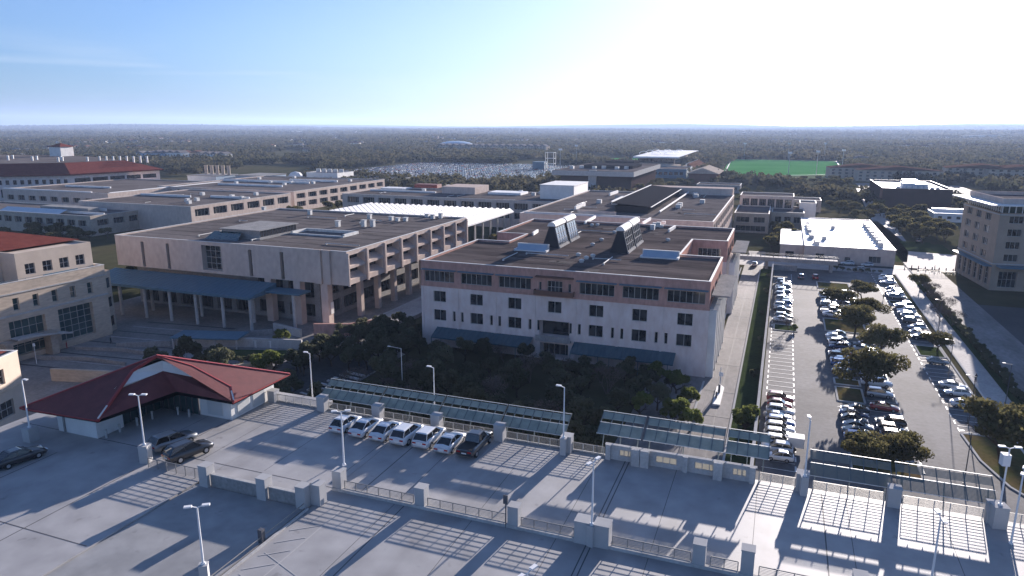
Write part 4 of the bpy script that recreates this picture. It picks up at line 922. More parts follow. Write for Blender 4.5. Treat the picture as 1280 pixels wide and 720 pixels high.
# ------------------------------------------------------------------ lamps
def lamp(label, x, y, z0, ztop, base=True, twin=True, ang=0, block=1.8, group='pole lamps on the roof deck', bw=.45, arm=.42, pm='lampw'):
    t = thing('street_lamp', label, 'lamp', (x, y, z0), ang, group); H = ztop-z0; z = 0
    if base: b = MB(); b.box(-bw,bw,-bw,bw,0,block); b.box(-bw-.03,bw+.03,-bw-.03,bw+.03,block,block+.06); b.build('base', M['concs'], t); z = block+.06
    b = MB(); b.tube((0,0,z),(0,0,z+.15),.18,.16,10); b.tube((0,0,z+.15),(0,0,H-.1),.085,.06,8); b.build('pole', M[pm], t)
    for s in ((-1,1) if twin else (1,)):
        b = MB(); b.bar((0,0,H-.12),(s*arm,0,H+.02),.06,.06); a = b.build('arm', M[pm], t)
        b = MB(); b.v = []; b.box(s*arm-.08,s*arm+s*.45,-.14,.14,H-.02,H+.09) if s > 0 else b.box(s*arm+s*.45,s*arm+.08,-.14,.14,H-.02,H+.09); b.build('lamp_head', M[pm], t)
    return t
lamp('white twin lamp on a pale block left of the black cars', -57.6, 47.7, DZ, 24.2, ang=R(20))
lamp('white twin lamp on the block beside the parapet before the white cars', -36.3, 50.95, DZ+1.98, 24.4, base=False, ang=R(30))
lamp('white lamp on the pillar between left canopies and solid wall', -18.9, 64.3, DZ, 24.4, base=True, bw=.3, twin=False, ang=R(180))
lamp('white twin lamp on the double pillar in the middle of the deck', -12.1, 49.6, DZ, 24.4, bw=.3, ang=R(70))
lamp('white lamp on the pillar left of the dark see-through canopies', 4.0, 64.3, DZ, 24.4, bw=.3, twin=False, ang=R(100))
lamp('white twin lamp cut by the lower frame edge at left', -37.4, 34.6, 16.86, 23.4, bw=.3, ang=R(35))
lamp('white twin lamp cut by the lower frame edge at right', 11.9, 50.9, DZ, 24.0, bw=.3, ang=R(100))
lamp('white twin lamp whose top just enters at the lower frame edge', -12.5, 35.3, DZ, 23.8, bw=.3, ang=R(70))
lamp('white lamp behind the leftmost canopy', -53.6, 69.4, 12, 22.3, base=False, twin=False, ang=R(180))
lamp('white lamp rising behind the third canopy from the left', -36.8, 70.4, 12, 22.2, base=False, twin=False, ang=R(180))
lamp('white lamp on a blue block left of the pavilion', -73.2, 47.0, DZ, 24.0, block=1.5, bw=.55, twin=False, ang=0)
fl = lamp('tall floodlight pole at the right end of the far deck edge', 19.2, 64.6, DZ, 24.2, bw=.55, block=1.9, ang=R(10))
fl2 = lamp('second floodlight pole nearer at the right end of the deck', 19.6, 62.0, DZ, 23.4, base=False, ang=R(70), arm=.5)
b = MB(); b.box(-.5,.1,-.3,.3,5.6,6.6); b.build('camera_box', M['lampw'], fl)
lamp('thin grey street lamp with a long arm among the grove trees', -64.2, 110, 0, 9.5, base=False, twin=False, ang=R(180), arm=2.4, group=None)
for i, (px, py, zt, l) in enumerate(((1220,470,9,'dark pole lamp beside the right row of parked cars'),(1192,425,9,'dark pole lamp farther up the right car row'),(1178,375,9,'thin dark pole lamp by the bare shrub'),(1215,540,8,'dark pole lamp at the corner of the brown lawn'),(1265,455,9,'grey pole lamp standing in the shade of the office block'))):
    x, y, _ = at(px, py, zt); o = lamp(l, x, y, 0, zt, base=False, twin=False, ang=R(180), arm=1.0, group=None, pm='polem')

# ------------------------------------------------------------------ cars
CARC = {'white': (.66,.67,.68), 'silver': (.50,.51,.52), 'grey': (.20,.21,.22), 'black': (.018,.018,.020), 'blue': (.045,.11,.28), 'red': (.30,.025,.02), 'dark blue': (.025,.045,.11), 'tan': (.40,.34,.26)}
PAINT = {k: mat('car_paint_'+k.replace(' ','_'), v, .32, metal=.0 if k in ('white','red','black') else .45, spec=.5, coat=1) for k, v in CARC.items()}
M['carglass'] = mat('car_glass', (.012,.014,.016), .05, spec=.9)
M['tail'] = mat('tail_lamp', (.35,.01,.01), .2); M['head'] = mat('head_lamp', (.8,.8,.8), .1)
M['chrome'] = mat('wheel_rim', (.55,.55,.56), .3, metal=.8); M['plate'] = mat('number_plate', (.7,.7,.68), .5)
def car_proto(kind):
    if kind == 'sedan':  L, w = 4.7, .91; body = [(-2.35,.55,.80),(-2.25,.30,.98),(-1.7,.26,1.04),(-1.0,.24,1.0),(0,.22,.96),(.95,.22,.94),(1.6,.24,.86),(2.15,.28,.74),(2.35,.38,.60)]; gh = [(-1.95,-.95,.15,1.15),(1.43,)]
    if kind == 'suv':    L, w = 4.7, .95; body = [(-2.35,.60,.98),(-2.28,.34,1.12),(-1.7,.30,1.16),(-1.0,.28,1.12),(0,.28,1.08),(.95,.28,1.06),(1.6,.30,1.0),(2.2,.34,.88),(2.35,.45,.72)]; gh = [(-2.24,-1.75,.25,1.2),(1.70,)]
    if kind == 'hatch':  L, w = 4.2, .88; body = [(-2.1,.52,.90),(-2.0,.30,1.0),(-1.5,.26,1.04),(-.9,.24,1.0),(0,.22,.96),(.85,.22,.94),(1.4,.24,.86),(1.95,.28,.74),(2.1,.38,.6)]; gh = [(-2.02,-1.2,.15,1.1),(1.50,)]
    if kind == 'pickup': L, w = 5.6, .98; body = [(-2.8,.60,1.02),(-2.7,.42,1.10),(-1.9,.36,1.10),(-1.0,.34,1.10),(0,.32,1.10),(1.0,.32,1.12),(1.7,.34,1.08),(2.6,.38,1.0),(2.8,.5,.85)]; gh = [(-.75,-.45,.75,1.35),(1.82,)]
    (g0,g1,g2,g3),(zr,) = gh
    t = thing('parked_car', 'x', 'car'); b = MB(); secs = []
    for i, (x, zb, zt) in enumerate(body):
        e = 1 if 0 < i < len(body)-1 else .86
        if i in (1, len(body)-2): e = .97
        secs.append([(x,-w*e*.9,zb),(x,-w*e,zb+.18),(x,-w*e,(zb+zt)/2+.05),(x,-w*e*.955,zt-.07),(x,-w*e*.80,zt),(x,0,zt+.035),(x,w*e*.80,zt),(x,w*e*.955,zt-.07),(x,w*e,(zb+zt)/2+.05),(x,w*e,zb+.18),(x,w*e*.9,zb)])
    n = len(secs[0]); b.v = [p for s in secs for p in s]
    for i in range(len(secs)-1):
        for j in range(n): k = (j+1) % n; b.f.append((i*n+j, (i+1)*n+j, (i+1)*n+k, i*n+k)); b.m.append(0)
    b.f.append(tuple(reversed(range(n)))); b.m.append(0); b.f.append(tuple((len(secs)-1)*n+j for j in range(n))); b.m.append(0)
    # roof skin, pillars
    yr, yb = w*.70, w*.86
    def belt(x):
        for (xa,_,za),(xb,_,zb) in zip(body, body[1:]):
            if xa <= x <= xb: return za+(zb-za)*(x-xa)/(xb-xa)
        return body[-1][2]
    rf = [(g1-.05,-yr,zr),(g2+.03,-yr,zr),(g2+.03,yr,zr),(g1-.05,yr,zr)]; r2 = [(g1+.15,-yr*.75,zr+.055),(g2-.12,-yr*.75,zr+.055),(g2-.12,yr*.75,zr+.055),(g1+.15,yr*.75,zr+.055)]
    b.face(r2); 
    for i in range(4): j = (i+1) % 4; b.face([rf[i],rf[j],r2[j],r2[i]])
    for s in (-1,1):
        for (xa, xb) in ((g3,g2),(g0,g1)): b.bar((xa,s*yb*.98,belt(xa)-.02),(xb,s*yr,zr),.045,.04)
        b.bar(((g1+g2)/2+.05,s*yb*1.005,belt(0)-.02),((g1+g2)/2,s*yr*1.01,zr-.01),.04,.05); b.bar((g1+.02,s*yr*1.0,zr),(g2,s*yr*1.0,zr),.05,.05)
        b.bar((g3-.25,s*(w-.02),belt(g3)+.08),(g3-.3,s*(w+.16),belt(g3)+.1),.12,.12)
    bo = b.build('body', [PAINT['white']], t, smooth=False)
    for p in bo.data.polygons[:(len(secs)-1)*n]: p.use_smooth = True
    bo.material_slots[0].link = 'OBJECT'; bo.material_slots[0].material = PAINT['white']
    b = MB(); zb = lambda x: belt(x)-.015
    ba = [(g0,-yb*.9,zb(g0)),(g3,-yb*.9,zb(g3)),(g3,yb*.9,zb(g3)),(g0,yb*.9,zb(g0))]; ba[0]=(g0,-yb*.88,zb(g0)); to = [(g1,-yr+.01,zr-.01),(g2,-yr+.01,zr-.01),(g2,yr-.01,zr-.01),(g1,yr-.01,zr-.01)]
    ba = [(x, (1 if y > 0 else -1)*yb*.97, z) for x, y, z in ba]
    for i in range(4): j = (i+1) % 4; b.face([ba[i],ba[j],to[j],to[i]])
    b.build('windows', M['carglass'], t)
    if kind == 'pickup': b = MB(); b.box(-2.65,-.9,-w*.78,w*.78,1.0,1.145); b.build('load_bed', M['black'], t)
    wx = (L/2-.95, -(L/2-.98)) if kind != 'pickup' else (1.75,-1.75); r_ = .33 if kind in ('sedan','hatch') else .38
    for x in wx:
        for s in (-1,1):
            b = MB(); b.tube((x,s*(w-.16),r_),(x,s*(w+.015),r_),r_,r_*.96,14); wl_ = b.build('wheel', M['black'], t)
            b = MB(); b.tube((x,s*(w-.02),r_),(x,s*(w+.03),r_),r_*.6,r_*.55,10); b.build('rim', M['chrome'], wl_)
    xe = body[0][0]; ze = body[0][2]
    for s in (-1,1):
        b = MB(); b.box(xe-.02,xe+.14,s*w*.62-.2,s*w*.62+.2,ze-.19,ze-.03); b.build('tail_light', M['tail'], t)
        xf = body[-1][0]; zf = body[-1][2]; b = MB(); b.box(xf-.22,xf+.015,s*w*.62-.2,s*w*.62+.2,zf-.04,zf+.09); b.build('headlight', M['head'], t)
    b = MB(); b.box(xe-.03,xe+.02,-.26,.26,ze-.32,ze-.20); b.build('number_plate', M['plate'], t)
    return t
PROTO = {k: car_proto(k) for k in ('sedan','suv','hatch','pickup')}; USED = {k: False for k in PROTO}
CKIND = {'sedan':'sedan','suv':'suv','hatch':'hatchback','pickup':'pickup truck'}
def put_car(kind, col, x, y, z, ang, label, group=None):
    o = PROTO[kind] if not USED[kind] else copy_tree(PROTO[kind]); USED[kind] = True
    o.location = (x, y, z); o.rotation_euler = (0, 0, ang); o['label'] = label; o['category'] = 'car'
    if group: o['group'] = group
    elif 'group' in o: del o['group']
    for c in o.children:
        if c.name.startswith('body'): c.material_slots[0].link = 'OBJECT'; c.material_slots[0].material = PAINT[col]
    return o
DG = 'white fleet cars parked side by side on the roof deck'
dn = ['first from the left','second from the left','third from the left','fourth from the left','fifth from the left','sixth, beside the dark car']
for i, k in enumerate(('hatch','sedan','sedan','suv','suv','sedan')):
    put_car(k, 'white', -43.5+2.6*i, 61.9+random.uniform(-.15,.15), DZ, R(90), f'white {CKIND[k]} in the row on the roof deck, {dn[i]}', DG)
put_car('pickup', 'black', -27.9, 62.2, DZ, R(90), 'black pickup truck at the right end of the white car row on the deck')
put_car('suv', 'black', -54.6, 50.2, DZ, R(75), 'black suv in the sun beside the lamp block on the deck')
put_car('suv', 'grey', -57.9, 51.4, DZ, R(75), 'dark grey suv in shade just left of the black suv on the deck')
put_car('sedan', 'black', -69.6, 43.2, DZ, R(80), 'dark sedan in deep shade at the left edge of the deck')
COLS = ['silver','white','grey','black','silver','white','blue','red','dark blue','tan','grey','silver']
def car_row(name, x, ys, ang, zz=.06, group=None, cols=None, seed=1):
    rnd = random.Random(seed)
    for i, y in enumerate(ys):
        k = rnd.choice(['sedan','sedan','suv','suv','hatch','pickup' if rnd.random() < .3 else 'suv']); c = (cols[i] if cols and i < len(cols) else rnd.choice(COLS+['grey','black','dark blue','black']))
        flip = rnd.random() < .3
        put_car(k, c, x+rnd.uniform(-.25,.25), y+rnd.uniform(-.12,.12), zz, ang+(math.pi if flip else 0)+rnd.uniform(-.03,.03), f'{c} {CKIND[k]}, {ordn(i)} from the garage in {name}', group)
G1 = 'cars parked in the open car park'
car_row('the left wall row', 2.6, [107.4,110.1,112.8,115.5,118.2,120.9,123.5,126.1,129.4,132.6], 0, group=G1, cols=['white','white','silver','silver','silver','blue','grey','white','red','red'], seed=3)
car_row('the left wall row beyond the empty bays', 2.8, [191,194.2,201.6]+[206+2.75*i for i in range(13)], 0, group=G1, cols=['white','grey','black','white','blue'], seed=4)
put_car('suv', 'grey', 8.2, 250, .06, R(88), 'dark grey suv parked across the far end of the left aisle', G1)
put_car('suv', 'red', 12.6, 251, .06, R(92), 'dark red suv parked across the far end of the left aisle', G1)
S1 = [116.2+2.62*i for i in range(7)] + [152.6+2.62*i for i in range(6)] + [171+2.62*i for i in range(5)] + [201+3.4*i for i in range(8)]
car_row('the middle double row, left side', 15.0, S1, 0, group=G1, cols=['grey','blue','black','grey','black','dark blue','black','black','blue','blue','silver','black','red','dark blue'], seed=5)
S2 = [117.4,121.6,124.3,127.5,134.8,141.5,147.5,151.5,158.5,163,167,171,175] + [203+3.6*i for i in range(8)]
car_row('the middle double row, right side', 20.3, S2, 0, group=G1, cols=['blue','black','black','black','red','silver','white','silver','silver','white','blue','silver'], seed=6)
S3 = [141.4,147.6,151.6,167,186,190,195.5,201,206.4,209.4,212.4,215.4,218.6,229,232,236,240,251,255,259]
car_row('the right hand row by the pavement', 34.3, S3, 0, group=G1, cols=['white','white','silver','grey','black','silver','silver','black','silver','grey','white'], seed=7)
car_row('the short row before the white roofed shed', 27.5, [270.5], 0, seed=8, group=G1)
for i, (x, k) in enumerate(((2.5,'suv'),(24.5,'suv'),(31,'hatch'))): put_car(k, 'white', x, 281.5, .07, R(180), f'white {CKIND[k]} driving along the cross street, {ordn(i)} from the left', 'vans on the cross street')
put_car('suv', 'silver', 58, 350, .07, R(80), 'silver suv on the street behind the white roofed shed')
put_car('sedan', 'white', -7.2, 268, .07, R(90), 'white sedan crossing at the head of the side road')
# white box lorry and trailer between cars and garage wall
bt = thing('box_trailer', 'white flat box trailer parked between silver cars in the left wall row', 'trailer', (5.2,112.3,.05)); bt['_org']=[5.2,112.3,0]
part(bt, 'body', 'white', lambda b: b.box(4.0,6.4,111.3,113.3,.6,2.2)); part(bt, 'wheels', 'black', lambda b: (b.tube((5,111.2,.35),(5,111.0,.35),.33,.33,10), b.tube((5,113.4,.35),(5,113.6,.35),.33,.33,10)))

# far car park: one small mesh per car
def far_car(b, m):
    pass
FARP = {}
for c in ('white','silver','grey','black','red','blue'):
    b = MB()
    b.box(-2.2,2.2,-.88,.88,.3,.95,0); b.face([(-1.8,-.8,.95),(1.2,-.8,.95),(.5,-.65,1.5),(-1.2,-.65,1.5)],1); b.face([(1.2,.8,.95),(-1.8,.8,.95),(-1.2,.65,1.5),(.5,.65,1.5)],1)
    b.face([(1.2,-.8,.95),(1.2,.8,.95),(.5,.65,1.5),(.5,-.65,1.5)],1); b.face([(-1.8,.8,.95),(-1.8,-.8,.95),(-1.2,-.65,1.5),(-1.2,.65,1.5)],1); b.face([(-1.2,-.65,1.5),(.5,-.65,1.5),(.5,.65,1.5),(-1.2,.65,1.5)],0); b.box(-1.9,1.9,-.9,.9,.05,.3,2)
    me = bpy.data.meshes.new('parked_car'); me.from_pydata(b.v, [], b.f)
    for q in (PAINT[c], M['carglass'], M['black']): me.materials.append(q)
    me.polygons.foreach_set('material_index', b.m); FARP[c] = me
rnd = random.Random(9); spots = []
for y in range(596, 880, 9):
    for i in range(100):
        x = -466+i*2.8
        if x > -208 - (y-596)*.15 or rnd.random() < .22 or (i % 24) in (0,1): continue
        if (y-596)//9 % 2: spots.append((x, y-3.2))
        else: spots.append((x, y))
spots.sort(key=lambda p: p[0]**2+p[1]**2)
nc = sum(1 for o in COL.objects if o.name.startswith('parked_car'))
stuffc = MB()
for i, (x, y) in enumerate(spots[:2600]):
    c = rnd.choice(['white','white','silver','silver','grey','black','red','blue'])
    if i < 200:
        o = bpy.data.objects.new('parked_car', FARP[c]); COL.objects.link(o); o.location = (x, y, .06); o.rotation_euler = (0,0,R(90)+rnd.uniform(-.05,.05))
        tag(o, 'one of the many small cars in the near rows of the big far car park', 'car', 'cars in the big far car park')
    else:
        me = FARP[c]; k = len(stuffc.v); stuffc.v += [(x-v.co.y, y+v.co.x, v.co.z+.06) for v in me.vertices]
        for p in me.polygons: stuffc.f.append(tuple(v+k for v in p.vertices)); stuffc.m.append({0:{'white':0,'silver':1,'grey':2,'black':3,'red':4,'blue':5}[c],1:6,2:7}[p.material_index])
o = stuffc.build('distant_cars', [PAINT['white'],PAINT['silver'],PAINT['grey'],PAINT['black'],PAINT['red'],PAINT['blue'],M['carglass'],M['black']])
tag(o, 'back rows of many tiny cars in the big far car park', 'cars', kind='stuff')
# ------------------------------------------------------------------ trees
def limb(b, p, d, L, r, depth, rnd, n=6):
    q = p
    for s in range(2):
        e = q + d*(L/2) + Vector((rnd.uniform(-.1,.1),rnd.uniform(-.1,.1),0))*L*.5; b.tube(q, e, r*(1-.25*s), r*(.75-.25*s), n, cap=False); q = e
    tips = [q]
    if depth:
        for k in range(3):
            a = rnd.uniform(0, 6.28); nd = (d + Vector((math.cos(a), math.sin(a), rnd.uniform(-.1,.5)))*.85).normalized()
            tips += limb(b, q, nd, L*.66, r*.5, depth-1, rnd, 5 if depth > 1 else 4)
    return tips
def leaves(cl, n, size, rnd, flat=1.0):
    "n small leaf-clump faces spread through lobes cl = (x,y,z,r)"
    V = np.empty((n*4,3)); tot = sum(c[3]**2 for c in cl); i = 0
    rs = np.random.RandomState(rnd.randint(0,10**6))
    for c in cl:
        k = max(1, int(n*c[3]**2/tot)); k = min(k, n-i)
        d = rs.normal(size=(k,3)); d /= np.linalg.norm(d, axis=1)[:,None]; rr = c[3]*(rs.uniform(.25,1.08,size=k)**.55)
        P = d*rr[:,None]*np.array([1,1,flat]) + np.array(c[:3])
        u = rs.normal(size=(k,3)); u /= np.linalg.norm(u,axis=1)[:,None]; w = np.cross(u, rs.normal(size=(k,3))); w /= np.linalg.norm(w,axis=1)[:,None]
        s = size*rs.uniform(.55,1.25,size=k)[:,None]
        for j, (a, e) in enumerate(((-1,-.6),(1,-.75),(.8,.7),(-.7,.8))): V[(i*4+j):(i+k)*4:4][:k] = P+u*s*a*.5+w*s*e*.5
        i += k
    return V[:i*4]
def quadmesh(name, V, m):
    n = len(V)//4; me = bpy.data.meshes.new(name); me.vertices.add(n*4); me.vertices.foreach_set('co', V.astype(np.float32).ravel())
    me.loops.add(n*4); me.loops.foreach_set('vertex_index', np.arange(n*4, dtype=np.int32)); me.polygons.add(n)
    me.polygons.foreach_set('loop_start', np.arange(0, n*4, 4, dtype=np.int32)); me.materials.append(m); me.update(calc_edges=True); me.validate(); return me
def tree_proto(kind, seed, leafm, H, Rr, n, size, flat=.75, lobes=9, trunkh=.3, ntr=1):
    rnd = random.Random(seed); t = bpy.data.objects.new(kind, None); COL.objects.link(t); b = MB(); tips = []
    for k in range(ntr):
        d = Vector((rnd.uniform(-.25,.25),rnd.uniform(-.25,.25),1)).normalized()
        b.tube((0,0,-.2),d*H*trunkh,H*.028+.05,H*.02+.03,7,cap=False)
        for j in range(4):
            a = rnd.uniform(0,6.28); nd = Vector((math.cos(a)*.9,math.sin(a)*.9,rnd.uniform(.5,1.0))).normalized(); tips += limb(b, d*H*trunkh, nd, min(H*.3,Rr*.55), H*.015+.02, 2, rnd)
    b.build('trunk', M['bark'], t)
    cl = []
    for k in range(lobes):
        a = 2.4*k+rnd.uniform(-.4,.4); q = Rr*(k/lobes)**.5*.72; cl.append((q*math.cos(a), q*math.sin(a), H*(trunkh+ (1-trunkh)*(.62-.28*(q/Rr)**2))+rnd.uniform(-.12,.12)*H, Rr*rnd.uniform(.20,.42)))
    me = quadmesh('crown', leaves(cl, n, size, rnd, flat), leafm); c = bpy.data.objects.new('crown', me); COL.objects.link(c); c.parent = t
    return t
def bare_proto(seed, H):
    rnd = random.Random(seed); t = bpy.data.objects.new('bare_tree', None); COL.objects.link(t); b = MB(); tips = []
    for k in range(5):
        a = rnd.uniform(0,6.28); nd = Vector((math.cos(a)*.5,math.sin(a)*.5,1)).normalized(); tips += limb(b, Vector((0,0,0)), nd, H*.42, .07, 3, rnd, 4)
    b.build('trunk', M['barkl'], t)
    V = leaves([(*p,.5) for p in tips[::2]], len(tips)*6, .16, rnd); c = bpy.data.objects.new('crown', quadmesh('crown', V, M['barkl'])); COL.objects.link(c); c.parent = t
    return t
TP_ = {}
TP_['oak'] = [tree_proto('oak_tree', 20+i, M['oak'], 8, 5.8, 4200, .40, .62, 17, .28) for i in range(3)]
TP_['grove'] = [tree_proto('grove_tree', 40+i, M['darkleaf'], 6.8, 2.9, 1900, .38, 1.0, 8, .25) for i in range(4)]
TP_['bush'] = [tree_proto('leafy_bush', 60+i, M['bush'], 5, 2.6, 2200, .32, .9, 8, .12, 2) for i in range(3)]
TP_['hedge'] = [tree_proto('round_shrub', 80+i, M['darkleaf'], 2.2, 1.4, 700, .28, .9, 6, .1, 1) for i in range(2)]
TP_['mid'] = [tree_proto('campus_tree', 90+i, M['oak'], 8, 4.6, 900, .75, .75, 9, .25) for i in range(4)]
TP_['bare'] = [bare_proto(100+i, 5) for i in range(2)]
TU = set()
trnd = random.Random(5)
def put_tree(kind, x, y, s, label, cat='tree', group=None, z=0., sz=None, idx=None):
    p = TP_[kind][idx if idx is not None else trnd.randrange(len(TP_[kind]))]
    o = p if p.name not in TU else copy_tree(p); TU.add(p.name)
    o.location = (x, y, z); o.rotation_euler = (0,0,trnd.uniform(0,6.28)); o.scale = (s, s, sz or s*trnd.uniform(.9,1.1)); tag(o, label, cat, group); return o
# grove in the shade before the pink building
pts = []
g_r = random.Random(77)
while len(pts) < 128:
    x = g_r.uniform(-79,-16); y = g_r.uniform(70,136.2)
    if x < -74 and y < 122 and y > 96: continue
    if x > -24 and y < 118: continue
    if y > 128 and g_r.random() < .3: continue
    if any((x-a)**2+(y-c)**2 < 13 for a, c in pts): continue
    pts.append((x, y))
for x, y in pts:
    s = g_r.uniform(.75,1.15) * (.78 if y > 126 else 1)
    if g_r.random() < .2: put_tree('bare', x, y, s*1.15, 'bare twiggy tree in the shaded grove between garage and pink building', 'tree', 'bare trees of the shaded grove'); continue
    put_tree('grove', x, y, s, 'dark leafy tree in the shaded grove between garage and pink building', 'tree', 'trees of the shaded grove')
ring = [((845,492),1.1,'bright bush at the right edge of the grove beside the side road'),((858,512),.9,'low bright bush nearest the side road corner'),((842,535),1.2,'tall bright bush behind the raised canopies'),((862,540),.9,'small bright bush behind the raised canopies by the road'),((931,540),1.15,'round dark green bush right of the side road behind the canopies'),((338,470),1.2,'yellow green bush just beyond the right roof tip of the pavilion'),((325,468),1.0,'yellow green bush touching the pavilion roof from behind'),((352,432),.9,'bright young tree in the sunken court beside the plaza'),((820,478),1.0,'bushy tree near the corner of the pink building'),((800,520),1.0,'bushy tree between grove and raised canopies')]
for (px, py), s, l in ring: x, y, _ = at(px, py, 0); put_tree('bush', x, y, s, l, 'bush')
for i in range(34):
    x, y = g_r.uniform(-95,-77), g_r.uniform(112,150)
    if x < -88 and y > 138: continue
    put_tree('grove', x, y, g_r.uniform(.7,.95), 'dark tree on the slope between the plaza terrace and the shaded grove', 'tree', 'trees on the slope left of the grove')
for i in range(14):
    x, y = g_r.uniform(-72,-22), g_r.uniform(69.5,74); put_tree('grove', x, y, g_r.uniform(.8,1.15), 'dark tree growing close behind the louvred canopies', 'tree', 'trees behind the canopies')
for i in range(9):
    x, y = g_r.uniform(-92,-77), g_r.uniform(70,104); put_tree('grove', x, y, g_r.uniform(.7,1.0), 'dark tree beyond the pavilion roof beside the sunken court', 'tree', 'trees beside the sunken court')
for i in range(7):
    x, y = g_r.uniform(-95,-82), g_r.uniform(128,142); put_tree('bare' if i % 2 else 'grove', x, y, g_r.uniform(.8,1.0), 'tree between the precast hall and the pink building', 'tree', 'trees between hall and pink building')
# car park trees
for (px, py), s, l in (((1046,388),.95,'live oak at the far left of the middle car row'),((1068,420),.98,'live oak with a dark trunk standing on the brown planting bed'),((1084,402),.9,'live oak right of the brown planting bed'),((1078,377),.9,'farthest live oak over the middle car rows'),((1096,450),.95,'live oak spreading over the white and blue cars in the middle rows'),((1082,496),1.15,'largest live oak in the middle of the car park'),((1078,588),.78,'bushy tree at the garage end of the middle rows, left'),((1092,592),.72,'bushy tree at the garage end of the middle rows, centre'),((1128,590),.72,'bushy tree at the garage end of the middle rows, right'),((1171,440),.66,'small oak on the green island in the right hand row'),((1252,580),1.25,'big dark live oak on the brown lawn at the right edge'),((1150,362),.6,'small oak on the far island of the right hand row')):
    x, y, _ = at(px, py, 0); put_tree('oak', x, y, s, l, 'tree', 'live oaks of the car park')
x, y, _ = at(986,412); put_tree('bare', x, y, .8, 'brownish half bare tree on the small island in the left row', 'tree')
x, y, _ = at(993,414); put_tree('bush', x, y, .4, 'small yellow green bush on the small island in the left row', 'bush')
for px, py in ((1176,402),(1182,392),(1168,385),(1190,408),(1162,372)):
    x, y, _ = at(px, py); put_tree('bare', x, y, .95, 'bare winter shrub beside the pavement right of the car park', 'shrub', 'bare shrubs beside the pavement')
for i in range(46):
    y = 132+i*2.8; put_tree('hedge', 44.4+g_r.uniform(-.4,.4), y, g_r.uniform(.8,1.2), 'dark round shrub in the hedge between pavement and street', 'shrub', 'hedge shrubs beside the street')
for i in range(6):
    put_tree('hedge', -2.2+g_r.uniform(-.5,.5), 118+i*26, g_r.uniform(.6,1.0), 'small dark shrub on the grass strip beside the side road', 'shrub', 'shrubs on the grass strip')
for i in range(8): put_tree('hedge', 20+i*2.0, 268.9+g_r.uniform(-.5,.5), g_r.uniform(.6,.9), 'clipped shrub at the far end of the car park', 'shrub', 'shrubs at the far end of the car park')
for (x, y, s) in ((60,112,1.1),(58,134,1.0)): put_tree('oak', x, y, s, 'dark live oak at the right frame edge beyond the brown lawn', 'tree', 'oaks at the right frame edge')
# campus trees in the middle distance
MID = []
def belt(n, x0, x1, y0, y1, s0, s1, label, group, sep=6):
    k = 0; tries = 0; mine = []
    while k < n and tries < n*30:
        tries += 1; x = g_r.uniform(x0,x1); y = g_r.uniform(y0,y1)
        if any((x-a)**2+(y-c)**2 < sep*sep for a, c in mine): continue
        mine.append((x, y)); put_tree('mid', x, y, g_r.uniform(s0,s1), label, 'tree', group); k += 1
belt(26, 52, 72, 345, 470, .8, 1.15, 'round dark tree in the clump between shed and tan office block', 'trees between shed and office block')
belt(16, 28, 60, 400, 480, .7, 1.0, 'tree behind the white roofed shed', 'trees behind the shed')
belt(8, -3, 7, 300, 366, .7, .95, 'tree left of the white roofed shed', 'trees left of the shed')
belt(30, -25, 60, 590, 720, .8, 1.1, 'dark tree before the green sports field', 'trees before the sports field')
belt(12, -110, -94, 252, 325, .7, .95, 'tree between the ribbed canopy and the grey roofed block', 'trees behind the ribbed canopy')
belt(12, -196, -180, 130, 250, .9, 1.25, 'tall dark tree in the gap left of the precast hall', 'trees left of the precast hall')
belt(10, -258, -230, 290, 372, .8, 1.0, 'tree between the flat roofed wings', 'trees between the wings')
belt(14, -330, -285, 212, 232, .7, .9, 'tree before the low wing at left', 'trees before the low wing')
belt(22, -104, -60, 450, 640, .8, 1.0, 'tree beside the black walled building', 'trees beside the black walled building')
belt(26, -215, -172, 395, 640, .8, 1.05, 'tree between the long wing and the far car park', 'trees between wing and car park')
belt(14, 98, 150, 380, 520, .9, 1.1, 'tree behind the tan office block', 'trees behind the office block')
belt(14, -50, 10, 480, 560, .7, .9, 'tree along the road beyond the grey blocks', 'trees along the far campus road')

